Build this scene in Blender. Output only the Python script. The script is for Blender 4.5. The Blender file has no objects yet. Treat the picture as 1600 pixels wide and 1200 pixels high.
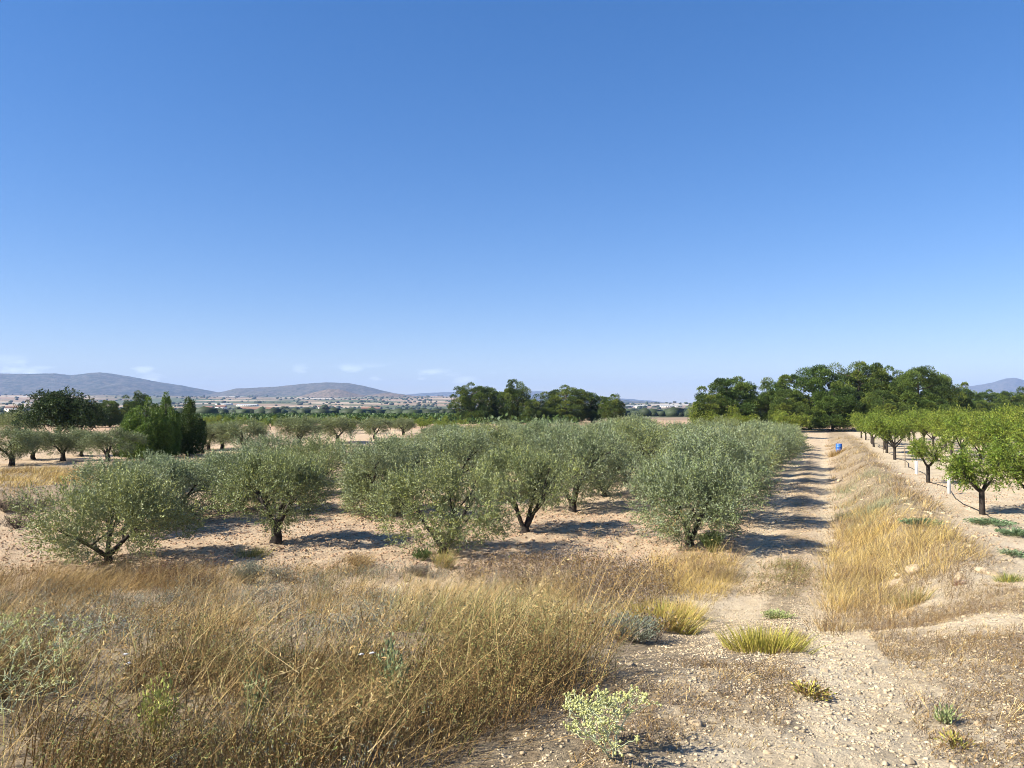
import bpy, math, random
import numpy as np
from mathutils import Vector

rng = np.random.default_rng(7)
random.seed(7)
sc = bpy.context.scene
COL = sc.collection
R = math.radians

# ------------------------------------------------------------------ camera
EYE = np.array([0.0, 0.0, 3.2])
F_PX = 1202.0                      # focal length in photo pixels (1600 wide)
PITCH = math.atan(38 / F_PX)
cam = bpy.data.cameras.new("camera")
cam.sensor_width = 36.0
cam.lens = 36.0 * F_PX / 1600.0
cam.clip_start = 0.05
cam.clip_end = 60000
camo = bpy.data.objects.new("camera", cam)
camo.location = EYE
camo.rotation_euler = (R(90) + PITCH, 0, 0)
COL.objects.link(camo)
sc.camera = camo

# ------------------------------------------------------------------ light
SUN_EL = R(38)
SUN_AZ = R(251)                    # clockwise from +Y (the view direction)
sun_dir = Vector((math.sin(SUN_AZ) * math.cos(SUN_EL), math.cos(SUN_AZ) * math.cos(SUN_EL), math.sin(SUN_EL)))
world = bpy.data.worlds.new("World")
sc.world = world
world.use_nodes = True
wn, wl = world.node_tree.nodes, world.node_tree.links
wn.clear()
w_out = wn.new("ShaderNodeOutputWorld")
w_bg = wn.new("ShaderNodeBackground")
w_bg.inputs["Strength"].default_value = 0.101
sky = wn.new("ShaderNodeTexSky")
sky.sky_type = 'NISHITA'
sky.sun_disc = False
sky.sun_elevation = SUN_EL
sky.sun_rotation = SUN_AZ
sky.altitude = 500
sky.air_density = 1.0
sky.dust_density = 0.25
sky.ozone_density = 3.0
hs = wn.new("ShaderNodeHueSaturation")
hs.inputs["Saturation"].default_value = 1.47
hs.inputs["Hue"].default_value = 0.504
hs.inputs["Value"].default_value = 1.0
gm = wn.new("ShaderNodeGamma"); gm.inputs[1].default_value = 0.78
wl.new(sky.outputs[0], gm.inputs[0])
wl.new(gm.outputs[0], hs.inputs["Color"])
tn = wn.new("ShaderNodeMix"); tn.data_type = 'RGBA'; tn.blend_type = 'MULTIPLY'; tn.inputs[0].default_value = 1.0
tn.inputs[7].default_value = (0.98, 0.93, 1.06, 1)
wl.new(hs.outputs[0], tn.inputs[6])
# thin fair-weather cloud puffs low over the horizon, all the way round
tc = wn.new("ShaderNodeTexCoord")
mp = wn.new("ShaderNodeMapping")
mp.inputs["Scale"].default_value = (20, 20, 60)
mp.inputs["Location"].default_value = (3.1, 7.7, 0.4)
wl.new(tc.outputs["Generated"], mp.inputs["Vector"])
cn = wn.new("ShaderNodeTexNoise")
cn.inputs["Scale"].default_value = 1.0
cn.inputs["Detail"].default_value = 5
wl.new(mp.outputs[0], cn.inputs["Vector"])
cr = wn.new("ShaderNodeMapRange")
cr.inputs[1].default_value = 0.56
cr.inputs[2].default_value = 0.80
wl.new(cn.outputs[0], cr.inputs[0])
sx = wn.new("ShaderNodeSeparateXYZ")
wl.new(tc.outputs["Generated"], sx.inputs[0])
el = wn.new("ShaderNodeValToRGB")
el.color_ramp.elements[0].position = 0.010
el.color_ramp.elements[0].color = (0, 0, 0, 1)
el.color_ramp.elements[1].position = 0.060
el.color_ramp.elements[1].color = (0, 0, 0, 1)
e = el.color_ramp.elements.new(0.028); e.color = (1, 1, 1, 1)
e = el.color_ramp.elements.new(0.042); e.color = (1, 1, 1, 1)
wl.new(sx.outputs[2], el.inputs[0])
mm = wn.new("ShaderNodeMath"); mm.operation = 'MULTIPLY'
wl.new(cr.outputs[0], mm.inputs[0]); wl.new(el.outputs[0], mm.inputs[1])
side = wn.new("ShaderNodeMapRange"); side.inputs[1].default_value = 0.02; side.inputs[2].default_value = -0.12
wl.new(sx.outputs[0], side.inputs[0])
ms = wn.new("ShaderNodeMath"); ms.operation = 'MULTIPLY'
wl.new(mm.outputs[0], ms.inputs[0]); wl.new(side.outputs[0], ms.inputs[1])
mm = ms
mk = wn.new("ShaderNodeMath"); mk.operation = 'MULTIPLY'; mk.inputs[1].default_value = 0.26
wl.new(mm.outputs[0], mk.inputs[0])
mx = wn.new("ShaderNodeMix"); mx.data_type = 'RGBA'
mx.inputs[7].default_value = (17.0, 17.4, 18.0, 1)
wl.new(mk.outputs[0], mx.inputs[0]); wl.new(tn.outputs[2], mx.inputs[6])
wl.new(mx.outputs[2], w_bg.inputs["Color"])
wl.new(w_bg.outputs[0], w_out.inputs["Surface"])

sl = bpy.data.lights.new("sun", 'SUN')
sl.energy = 5.0
sl.angle = R(0.53)
sl.color = (1.0, 0.94, 0.84)
so = bpy.data.objects.new("sun", sl)
so.rotation_euler = (-sun_dir).to_track_quat('-Z', 'Y').to_euler()
so.location = (-40, -10, 60)
COL.objects.link(so)
sc.view_settings.view_transform = 'Standard'
sc.view_settings.look = 'None'
sc.view_settings.gamma = 1.0
sc.view_settings.exposure = 1.12
try:
    sc.view_settings.use_curve_mapping = False
except Exception:
    pass
sc.render.engine = 'CYCLES'
sc.cycles.max_bounces = 5
sc.cycles.diffuse_bounces = 3
sc.cycles.transmission_bounces = 3
sc.cycles.volume_bounces = 0
sc.cycles.use_denoising = True
sc.cycles.denoiser = 'OPENIMAGEDENOISE'
sc.cycles.denoising_input_passes = 'RGB_ALBEDO_NORMAL'
sc.cycles.denoising_prefilter = 'FAST'
sc.cycles.filter_width = 0.9
sc.cycles.use_adaptive_sampling = False
sc.cycles.sample_clamp_indirect = 4.0

# ------------------------------------------------------------------ numeric helpers
def hash2(ix, iy, s):
    n = (ix.astype(np.int64) * 374761393 + iy.astype(np.int64) * 668265263 + s * 1274126177) & 0xFFFFFFFF
    n = ((n ^ (n >> 13)) * 1274126177) & 0xFFFFFFFF
    return ((n ^ (n >> 16)) & 0xFFFF) / 65535.0

def vnoise(x, y, s=0):
    x = np.asarray(x, float); y = np.asarray(y, float)
    ix = np.floor(x); iy = np.floor(y)
    fx = x - ix; fy = y - iy
    fx = fx * fx * (3 - 2 * fx); fy = fy * fy * (3 - 2 * fy)
    ix = ix.astype(np.int64); iy = iy.astype(np.int64)
    a = hash2(ix, iy, s); b = hash2(ix + 1, iy, s)
    c = hash2(ix, iy + 1, s); d = hash2(ix + 1, iy + 1, s)
    return (a + (b - a) * fx) * (1 - fy) + (c + (d - c) * fx) * fy - 0.5

def fbm(x, y, octs=4, s=0):
    t = 0; a = 1.0
    for o in range(octs):
        c, n = math.cos(.65 + 1.1 * o), math.sin(.65 + 1.1 * o)
        t = t + a * vnoise((x * c - y * n) * 2 ** o + 17.3 * o, (x * n + y * c) * 2 ** o - 9.1 * o, s + o)
        a *= 0.5
    return t

def sst(a, b, x):
    t = np.clip((np.asarray(x, float) - a) / (b - a), 0, 1)
    return t * t * (3 - 2 * t)

ROW = 0.40       # the rows and the track run along (0.4, 1)
def ucoord(X, Y):
    return X - ROW * Y

FAR_R = np.log([60, 90, 130, 200, 300, 700, 1000, 1500, 2500, 4000, 9000, 30000])
FAR_Z = np.array([0.75, 0.75, 0.75, 0.5, 0.0, -2.6, -2.0, 1.0, 20, 62, 62, 62.0])

def far_z(X, Y):
    r = np.hypot(X, Y) + 1e-6
    z = np.interp(np.log(np.maximum(r, 60)), FAR_R, FAR_Z)
    px = 800 + F_PX * X / np.maximum(Y, r * 0.2)
    k = 1 - 0.55 * sst(650, 980, px)
    z = np.where(z > 2, 2 + (z - 2) * k, z)
    z = z + sst(900, 2500, r) * (fbm(X / 420, Y / 420, 4, 3) * 10) + sst(250, 900, r) * fbm(X / 90, Y / 90, 2, 4) * 0.8
    return z

def terrace_x(Y):
    return -13.2 + (Y - 24) * 0.15 + 0.5 * np.sin(Y * 0.7)

def ground_z(X, Y, fine=True):
    X = np.asarray(X, float); Y = np.asarray(Y, float)
    u = ucoord(X, Y)
    mid = 0.32 * sst(22, 62, Y)
    trk = 0.22 * sst(22, 75, Y)
    base = mid + (trk - mid) * sst(-9, -3, u)
    # upper terrace on the left
    m = sst(0, 0.9, terrace_x(Y) - X) * sst(23.6, 24.8, Y + 0.4 * np.sin(X))
    base = base + (np.maximum(0.68, base) - base) * m
    # almond field on the right, a step above the track
    a = sst(0.6, 2.6, u) * sst(3, 8, Y)
    base = base + (np.maximum(0.62 + 0.1 * sst(20, 60, Y), base) - base) * a
    # grassy bank between them
    bank = np.exp(-((u - 1.9) / 0.8) ** 2) * sst(10.5, 14, Y) * (1 - 0.6 * sst(60, 75, Y))
    base = base + bank * (0.22 + 0.25 * vnoise(X * 0.35, Y * 0.35, 5))
    # rise the photographer stands on
    w = 1 - sst(3.6, 13.5, Y + 0.05 * np.abs(X))
    lift = 1.55 - base
    base = base + np.maximum(lift, 0) * w
    # wheel ruts
    tm = sst(5, 9, Y) * (1 - sst(62, 70, Y))
    base = base - tm * 0.045 * (np.exp(-((u + 1.45) / 0.33) ** 2) + np.exp(-((u - 0.15) / 0.33) ** 2))
    base = base + 0.025 * tm * np.exp(-((u + 0.62) / 0.35) ** 2)
    r = np.hypot(X, Y)
    base = base + 0.10 * fbm(X * 0.45, Y * 0.45, 3, 11) * (1 - sst(60, 90, r))
    if fine:
        k = 1 - sst(30, 60, r)
        orch = sst(13, 16, Y) * (1 - sst(-2.2, -1.2, u))
        furrow = np.sin((u * 0.93 + 0.3 * vnoise(X * 0.4, Y * 0.4, 8)) * 2 * math.pi / 0.55)
        base = base + k * orch * (0.022 * furrow + 0.05 * fbm(X * 2.2, Y * 2.2, 3, 21))
        base = base + k * (1 - orch) * 0.035 * fbm(X * 2.6, Y * 2.6, 4, 31)
        base = base + k * 0.022 * fbm(X * 9, Y * 9, 2, 41)
    fz = far_z(X, Y)
    t = sst(62, 90, r)
    return base * (1 - t) + fz * t

def gz(x, y):
    return float(ground_z(np.array([x]), np.array([y]))[0])

_T = np.geomspace(1.5, 400, 5000)
def at(px, py):
    """ground point under a photo pixel"""
    d = np.array([(px - 800) / F_PX, 1.0, -(py - 600) / F_PX])
    c, s = math.cos(PITCH), math.sin(PITCH)
    d = np.array([d[0], d[1] * c - d[2] * s, d[1] * s + d[2] * c])
    P = EYE[None, :] + d[None, :] * _T[:, None]
    g = ground_z(P[:, 0], P[:, 1], False)
    k = int(np.argmax(P[:, 2] < g))
    return P[k, 0], P[k, 1], g[k]

def norm(v):
    return v / (np.linalg.norm(v, axis=-1, keepdims=True) + 1e-9)

# ------------------------------------------------------------------ mesh helpers
def mesh_from(name, V, faces_list, mat, tint=None, smooth=False):
    """faces_list: list of (n,k) index arrays"""
    me = bpy.data.meshes.new(name)
    V = np.asarray(V, np.float32)
    me.vertices.add(len(V))
    me.vertices.foreach_set("co", V.ravel())
    idx = np.concatenate([np.asarray(f, np.int32).ravel() for f in faces_list])
    sizes = np.concatenate([np.full(len(f), np.asarray(f).shape[1], np.int32) for f in faces_list])
    starts = np.concatenate([[0], np.cumsum(sizes)[:-1]]).astype(np.int32)
    me.loops.add(len(idx))
    me.loops.foreach_set("vertex_index", idx)
    me.polygons.add(len(sizes))
    me.polygons.foreach_set("loop_start", starts)
    me.polygons.foreach_set("loop_total", sizes)
    if smooth:
        me.polygons.foreach_set("use_smooth", np.ones(len(sizes), bool))
    me.update(calc_edges=True)
    me.validate()
    if tint is not None:
        at_ = me.color_attributes.new("tint", 'FLOAT_COLOR', 'POINT')
        c = np.ones((len(V), 4), np.float32); c[:, :3] = tint
        at_.data.foreach_set("color", c.ravel())
    if mat is not None:
        me.materials.append(mat)
    return me

class MB:
    """collects geometry for one mesh"""
    def __init__(self):
        self.v = []; self.f = {}; self.t = []; self.n = 0
    def add(self, V, F, tint=(1, 1, 1)):
        V = np.asarray(V, float)
        self.v.append(V)
        tt = np.empty((len(V), 3)); tt[:] = tint
        self.t.append(tt)
        F = np.asarray(F, np.int64)
        self.f.setdefault(F.shape[1], []).append(F + self.n)
        self.n += len(V)
    def mesh(self, name, mat, smooth=False):
        fl = [np.concatenate(x) for x in self.f.values()]
        return mesh_from(name, np.concatenate(self.v), fl, mat, np.concatenate(self.t), smooth)
    def tube(self, pts, rad, sides=7, tint=(1, 1, 1), wob=0.0, cap=True):
        pts = np.asarray(pts, float); n = len(pts)
        rad = np.broadcast_to(np.asarray(rad, float), (n,))
        tg = norm(np.gradient(pts, axis=0))
        ref = np.array([0.0, 0, 1]) if abs(tg[0, 2]) < 0.8 else np.array([1.0, 0, 0])
        a = norm(np.cross(tg, ref)); b = np.cross(tg, a)
        th = np.linspace(0, 2 * math.pi, sides, endpoint=False)
        rr = rad[:, None] * (1 + wob * rng.normal(size=(n, sides)))
        V = pts[:, None, :] + rr[..., None] * (np.cos(th)[None, :, None] * a[:, None, :] + np.sin(th)[None, :, None] * b[:, None, :])
        i = np.arange(n - 1)[:, None] * sides; j = np.arange(sides)[None, :]; k = (j + 1) % sides
        F = np.stack([i + j, i + k, i + sides + k, i + sides + j], -1).reshape(-1, 4)
        self.add(V.reshape(-1, 3), F, tint)
        if cap:
            for ring, flip in ((0, True), (n - 1, False)):
                idx = np.arange(sides) + ring * sides
                c = pts[ring]
                VV = np.concatenate([V[ring], c[None]])
                T = np.stack([np.arange(sides), (np.arange(sides) + 1) % sides, np.full(sides, sides)], -1)
                self.add(VV, T[:, ::-1] if flip else T, tint)
    def leaves(self, P, A, N, L, W, tint):
        """rhombic leaves, base at P along A"""
        P = np.asarray(P); n = len(P)
        L = np.broadcast_to(np.asarray(L, float), (n,))[:, None]
        W = np.broadcast_to(np.asarray(W, float), (n,))[:, None]
        A = norm(A); S = norm(np.cross(A, N)); U = np.cross(S, A)
        V = np.stack([P, P + A * L * 0.45 + S * W / 2 + U * L * 0.05, P + A * L, P + A * L * 0.45 - S * W / 2 + U * L * 0.05], 1)
        F = np.arange(n * 4).reshape(n, 4)
        tt = np.repeat(np.broadcast_to(np.asarray(tint, float), (n, 3)), 4, axis=0)
        self.add(V.reshape(-1, 3), F, tt)
    def blades(self, P, D, H, W, curve, tint, levels=3):
        """curved grass blades: root P, start direction D, bend vector curve"""
        n = len(P)
        H = np.broadcast_to(np.asarray(H, float), (n,))[:, None]
        W = np.broadcast_to(np.asarray(W, float), (n,))[:, None]
        D = norm(D)
        th = rng.uniform(0, 2 * math.pi, n)
        S = norm(np.stack([np.cos(th), np.sin(th), np.zeros(n)], -1))
        rows = []
        for k in range(levels):
            t = k / levels
            c = P + D * H * t + curve * H * t * t
            w = W * (1 - 0.75 * t) / 2
            rows += [c - S * w, c + S * w]
        rows.append(P + D * H + curve * H)
        m = 2 * levels + 1
        V = np.stack(rows, 1).reshape(-1, 3)
        o = np.arange(n)[:, None] * m
        q = []
        for k in range(levels - 1):
            q.append(o + np.array([[2 * k, 2 * k + 1, 2 * k + 3, 2 * k + 2]]))
        t3 = o + np.array([[2 * levels - 2, 2 * levels - 1, 2 * levels]])
        tt = np.repeat(np.broadcast_to(np.asarray(tint, float), (n, 3)), m, axis=0)
        Vn = self.n
        self.add(V, np.concatenate(q), tt)
        self.f.setdefault(3, []).append(t3 + Vn)
    def blob(self, c, r, seed=0, tint=(1, 1, 1), rough=0.25, sub=1):
        V, F = ICO[sub]
        rg = np.random.default_rng(seed)
        k = 1 + rough * rg.normal(size=(len(V), 1)) * 0.7
        self.add(V * k * np.asarray(r) + np.asarray(c), F, tint)

def icosphere(sub):
    t = (1 + 5 ** .5) / 2
    V = [(-1, t, 0), (1, t, 0), (-1, -t, 0), (1, -t, 0), (0, -1, t), (0, 1, t), (0, -1, -t), (0, 1, -t), (t, 0, -1), (t, 0, 1), (-t, 0, -1), (-t, 0, 1)]
    F = [(0, 11, 5), (0, 5, 1), (0, 1, 7), (0, 7, 10), (0, 10, 11), (1, 5, 9), (5, 11, 4), (11, 10, 2), (10, 7, 6), (7, 1, 8), (3, 9, 4), (3, 4, 2), (3, 2, 6), (3, 6, 8), (3, 8, 9), (4, 9, 5), (2, 4, 11), (6, 2, 10), (8, 6, 7), (9, 8, 1)]
    V = [np.array(v) / np.linalg.norm(v) for v in V]
    for _ in range(sub):
        cache = {}; G = []
        def mid(a, b):
            k = (min(a, b), max(a, b))
            if k not in cache:
                m = V[a] + V[b]; V.append(m / np.linalg.norm(m)); cache[k] = len(V) - 1
            return cache[k]
        for a, b, c in F:
            x, y, z = mid(a, b), mid(b, c), mid(c, a)
            G += [(a, x, z), (b, y, x), (c, z, y), (x, y, z)]
        F = G
    return np.array(V), np.array(F)
ICO = {k: icosphere(k) for k in (0, 1, 2)}

def obj(name, me, parent=None, loc=(0, 0, 0), rz=0.0, sc_=1.0):
    o = bpy.data.objects.new(name, me)
    COL.objects.link(o)
    if parent is not None:
        o.parent = parent
    o.location = loc
    o.rotation_euler = (0, 0, rz)
    o.scale = (sc_,) * 3 if np.isscalar(sc_) else sc_
    return o

def tag(o, label=None, cat=None, group=None, kind=None):
    if label: o["label"] = label
    if cat: o["category"] = cat
    if group: o["group"] = group
    if kind: o["kind"] = kind
    return o

def thing(name, label, cat, loc, rz=0.0, group=None, sc_=1.0):
    return tag(obj(name, None, None, loc, rz, sc_), label, cat, group)

# ------------------------------------------------------------------ materials
def new_mat(name):
    m = bpy.data.materials.new(name)
    m.use_nodes = True
    m.node_tree.nodes.clear()
    return m, m.node_tree.nodes, m.node_tree.links

def foliage_mat(name, back=None, transl=0.3, rough=0.55, spec=0.25, jitter=0.0):
    m, n, l = new_mat(name)
    out = n.new("ShaderNodeOutputMaterial")
    at_ = n.new("ShaderNodeVertexColor"); at_.layer_name = "tint"
    col = at_.outputs[0]
    if jitter:
        oi = n.new("ShaderNodeObjectInfo")
        hsv = n.new("ShaderNodeHueSaturation")
        mr = n.new("ShaderNodeMapRange"); mr.inputs[3].default_value = 1 - jitter; mr.inputs[4].default_value = 1 + jitter
        l.new(oi.outputs["Random"], mr.inputs[0]); l.new(mr.outputs[0], hsv.inputs["Value"])
        mr2 = n.new("ShaderNodeMapRange"); mr2.inputs[3].default_value = 0.512; mr2.inputs[4].default_value = 0.488
        l.new(oi.outputs["Random"], mr2.inputs[0]); l.new(mr2.outputs[0], hsv.inputs["Hue"])
        l.new(col, hsv.inputs["Color"]); col = hsv.outputs[0]
    if back is not None:
        ge = n.new("ShaderNodeNewGeometry")
        mb = n.new("ShaderNodeMix"); mb.data_type = 'RGBA'
        mb.inputs[7].default_value = (*back, 1)
        fac = n.new("ShaderNodeMath"); fac.operation = 'MULTIPLY'; fac.inputs[1].default_value = 0.8
        l.new(ge.outputs["Backfacing"], fac.inputs[0])
        l.new(fac.outputs[0], mb.inputs[0]); l.new(col, mb.inputs[6]); col = mb.outputs[2]
    p = n.new("ShaderNodeBsdfPrincipled")
    p.inputs["Roughness"].default_value = rough
    p.inputs["Specular IOR Level"].default_value = spec
    l.new(col, p.inputs["Base Color"])
    tr = n.new("ShaderNodeBsdfTranslucent")
    l.new(at_.outputs[0], tr.inputs["Color"])
    mix = n.new("ShaderNodeMixShader"); mix.inputs[0].default_value = transl
    l.new(p.outputs[0], mix.inputs[1]); l.new(tr.outputs[0], mix.inputs[2])
    l.new(mix.outputs[0], out.inputs["Surface"])
    return m

def plain_mat(name, c1, c2=None, scale=8.0, rough=0.85, bump=0.0, bscale=30, tint=False, spec=0.2, detail=5):
    m, n, l = new_mat(name)
    out = n.new("ShaderNodeOutputMaterial")
    p = n.new("ShaderNodeBsdfPrincipled")
    p.inputs["Roughness"].default_value = rough
    p.inputs["Specular IOR Level"].default_value = spec
    tc = n.new("ShaderNodeTexCoord")
    nz = n.new("ShaderNodeTexNoise"); nz.inputs["Scale"].default_value = scale; nz.inputs["Detail"].default_value = detail
    l.new(tc.outputs["Object"], nz.inputs["Vector"])
    rp = n.new("ShaderNodeValToRGB")
    rp.color_ramp.elements[0].position = 0.35; rp.color_ramp.elements[0].color = (*c1, 1)
    rp.color_ramp.elements[1].position = 0.65; rp.color_ramp.elements[1].color = (*(c2 or c1), 1)
    l.new(nz.outputs[0], rp.inputs[0])
    col = rp.outputs[0]
    if tint:
        vc = n.new("ShaderNodeVertexColor"); vc.layer_name = "tint"
        mu = n.new("ShaderNodeMix"); mu.data_type = 'RGBA'; mu.blend_type = 'MULTIPLY'; mu.inputs[0].default_value = 1
        l.new(col, mu.inputs[6]); l.new(vc.outputs[0], mu.inputs[7]); col = mu.outputs[2]
    l.new(col, p.inputs["Base Color"])
    if bump:
        b2 = n.new("ShaderNodeTexNoise"); b2.inputs["Scale"].default_value = bscale; b2.inputs["Detail"].default_value = 6
        l.new(tc.outputs["Object"], b2.inputs["Vector"])
        bp = n.new("ShaderNodeBump"); bp.inputs["Strength"].default_value = 1.0; bp.inputs["Distance"].default_value = bump
        l.new(b2.outputs[0], bp.inputs["Height"]); l.new(bp.outputs[0], p.inputs["Normal"])
    l.new(p.outputs[0], out.inputs["Surface"])
    return m

M_olive = foliage_mat("olive_leaf", back=(0.25, 0.285, 0.17), transl=0.14, rough=0.5, spec=0.35, jitter=0.10)
M_leaf = foliage_mat("green_leaf", transl=0.22, rough=0.5, spec=0.3, jitter=0.08)
M_needle = foliage_mat("pine_needle", transl=0.08, rough=0.6, spec=0.2, jitter=0.10)
M_grass = foliage_mat("dry_grass", transl=0.07, rough=0.7, spec=0.15)
M_bark = plain_mat("bark", (0.055, 0.042, 0.030), (0.14, 0.11, 0.08), 9, 0.9, 0.02, 35)
M_bark_dark = plain_mat("dark_bark", (0.022, 0.018, 0.015), (0.06, 0.048, 0.038), 9, 0.9, 0.015, 35)
M_stone = plain_mat("limestone", (0.40, 0.315, 0.205), (0.58, 0.48, 0.335), 9, 0.9, 0.01, 30, tint=True)
M_clod = plain_mat("soil_clod", (0.36, 0.24, 0.15), (0.46, 0.31, 0.20), 9, 0.95, 0.01, 30, tint=True)

def ground_material():
    m, n, l = new_mat("ground_soil")
    out = n.new("ShaderNodeOutputMaterial")
    p = n.new("ShaderNodeBsdfPrincipled"); p.inputs["Roughness"].default_value = 0.95; p.inputs["Specular IOR Level"].default_value = 0.1
    tc = n.new("ShaderNodeTexCoord")
    vc = n.new("ShaderNodeVertexColor"); vc.layer_name = "tint"
    sp = n.new("ShaderNodeSeparateColor"); l.new(vc.outputs[0], sp.inputs[0])
    def noise(scale, detail=6, rough=0.6):
        z = n.new("ShaderNodeTexNoise"); z.inputs["Scale"].default_value = scale; z.inputs["Detail"].default_value = detail; z.inputs["Roughness"].default_value = rough
        l.new(tc.outputs["Object"], z.inputs["Vector"]); return z.outputs[0]
    def ramp(f, c1, c2, a=0.35, b=0.65):
        r = n.new("ShaderNodeValToRGB"); r.color_ramp.elements[0].position = a; r.color_ramp.elements[1].position = b
        r.color_ramp.elements[0].color = (*c1, 1); r.color_ramp.elements[1].color = (*c2, 1)
        l.new(f, r.inputs[0]); return r.outputs[0]
    def mix(f, a, b, mode='MIX'):
        x = n.new("ShaderNodeMix"); x.data_type = 'RGBA'; x.blend_type = mode
        if isinstance(f, float): x.inputs[0].default_value = f
        else: l.new(f, x.inputs[0])
        l.new(a, x.inputs[6]); l.new(b, x.inputs[7]); return x.outputs[2]
    soil = ramp(noise(1.3), (0.49, 0.36, 0.23), (0.58, 0.455, 0.305))
    stony = ramp(noise(2.1, 8), (0.53, 0.425, 0.275), (0.66, 0.56, 0.395))
    litter = ramp(noise(7, 8), (0.25, 0.19, 0.12), (0.42, 0.335, 0.215))
    c = mix(sp.outputs[0], soil, stony)
    # litter mask broken up by noise
    lm = n.new("ShaderNodeMath"); lm.operation = 'ADD'
    l.new(sp.outputs[1], lm.inputs[0]); l.new(noise(5.5, 8, 0.7), lm.inputs[1])
    lr = n.new("ShaderNodeMapRange"); lr.inputs[1].default_value = 0.68; lr.inputs[2].default_value = 1.0
    l.new(lm.outputs[0], lr.inputs[0])
    c = mix(lr.outputs[0], c, litter)
    grit = ramp(noise(45, 4, 0.7), (0.72, 0.70, 0.68), (1.18, 1.18, 1.18), 0.3, 0.7)
    c = mix(1.0, c, grit, 'MULTIPLY')
    l.new(c, p.inputs["Base Color"])
    bsum = n.new("ShaderNodeMath"); bsum.operation = 'MULTIPLY_ADD'
    l.new(noise(11, 8, 0.65), bsum.inputs[0]); bsum.inputs[1].default_value = 2.2; l.new(noise(55, 5, 0.7), bsum.inputs[2])
    bp = n.new("ShaderNodeBump"); bp.inputs["Strength"].default_value = 0.9; bp.inputs["Distance"].default_value = 0.035
    l.new(bsum.outputs[0], bp.inputs["Height"]); l.new(bp.outputs[0], p.inputs["Normal"])
    l.new(p.outputs[0], out.inputs["Surface"])
    return m

def valley_material():
    m, n, l = new_mat("valley_fields")
    out = n.new("ShaderNodeOutputMaterial")
    p = n.new("ShaderNodeBsdfPrincipled"); p.inputs["Roughness"].default_value = 0.95; p.inputs["Specular IOR Level"].default_value = 0.05
    tc = n.new("ShaderNodeTexCoord")
    mp = n.new("ShaderNodeMapping"); mp.inputs["Rotation"].default_value = (0, 0, 0.25); mp.inputs["Scale"].default_value = (0.0045, 0.0085, 0.0)
    l.new(tc.outputs["Object"], mp.inputs["Vector"])
    nz = n.new("ShaderNodeTexNoise"); nz.inputs["Scale"].default_value = 0.9
    l.new(mp.outputs[0], nz.inputs["Vector"])
    ad = n.new("ShaderNodeMix"); ad.data_type = 'RGBA'; ad.inputs[0].default_value = 0.22
    l.new(mp.outputs[0], ad.inputs[6]); l.new(nz.outputs[1], ad.inputs[7])
    vo = n.new("ShaderNodeTexVoronoi"); vo.distance = 'CHEBYCHEV'; vo.inputs["Scale"].default_value = 1.0
    l.new(ad.outputs[2], vo.inputs["Vector"])
    sp = n.new("ShaderNodeSeparateColor"); l.new(vo.outputs["Color"], sp.inputs[0])
    rp = n.new("ShaderNodeValToRGB"); rp.color_ramp.interpolation = 'CONSTANT'
    cols = [(0.0, (0.36, 0.25, 0.17)), (0.18, (0.10, 0.12, 0.06)), (0.32, (0.30, 0.22, 0.15)), (0.48, (0.17, 0.16, 0.09)), (0.60, (0.42, 0.33, 0.23)), (0.72, (0.22, 0.17, 0.12)), (0.86, (0.12, 0.13, 0.08)), (0.94, (0.48, 0.43, 0.36))]
    el_ = rp.color_ramp.elements
    el_[0].position = cols[0][0]; el_[0].color = (*cols[0][1], 1)
    el_[1].position = cols[1][0]; el_[1].color = (*cols[1][1], 1)
    for ps, c in cols[2:]:
        e = el_.new(ps); e.color = (*c, 1)
    l.new(sp.outputs[0], rp.inputs[0])
    # scrub and tree specks inside the fields
    n2 = n.new("ShaderNodeTexNoise"); n2.inputs["Scale"].default_value = 0.045; n2.inputs["Detail"].default_value = 8; n2.inputs["Roughness"].default_value = 0.75
    l.new(tc.outputs["Object"], n2.inputs["Vector"])
    mr = n.new("ShaderNodeMapRange"); mr.inputs[1].default_value = 0.52; mr.inputs[2].default_value = 0.62
    l.new(n2.outputs[0], mr.inputs[0])
    mx_ = n.new("ShaderNodeMix"); mx_.data_type = 'RGBA'; mx_.inputs[7].default_value = (0.07, 0.085, 0.045, 1)
    mf = n.new("ShaderNodeMath"); mf.operation = 'MULTIPLY'; mf.inputs[1].default_value = 0.75
    l.new(mr.outputs[0], mf.inputs[0])
    l.new(mf.outputs[0], mx_.inputs[0]); l.new(rp.outputs[0], mx_.inputs[6])
    # near fields (vertex mask): vineyard green and plain soil
    vc = n.new("ShaderNodeVertexColor"); vc.layer_name = "tint"
    s2 = n.new("ShaderNodeSeparateColor"); l.new(vc.outputs[0], s2.inputs[0])
    mg = n.new("ShaderNodeMix"); mg.data_type = 'RGBA'; mg.inputs[7].default_value = (0.42, 0.29, 0.185, 1)
    l.new(s2.outputs[0], mg.inputs[0]); l.new(mx_.outputs[2], mg.inputs[6])
    mv = n.new("ShaderNodeMix"); mv.data_type = 'RGBA'; mv.inputs[7].default_value = (0.075, 0.10, 0.04, 1)
    l.new(s2.outputs[1], mv.inputs[0]); l.new(mg.outputs[2], mv.inputs[6])
    l.new(mv.outputs[2], p.inputs["Base Color"])
    l.new(p.outputs[0], out.inputs["Surface"])
    return m

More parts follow.
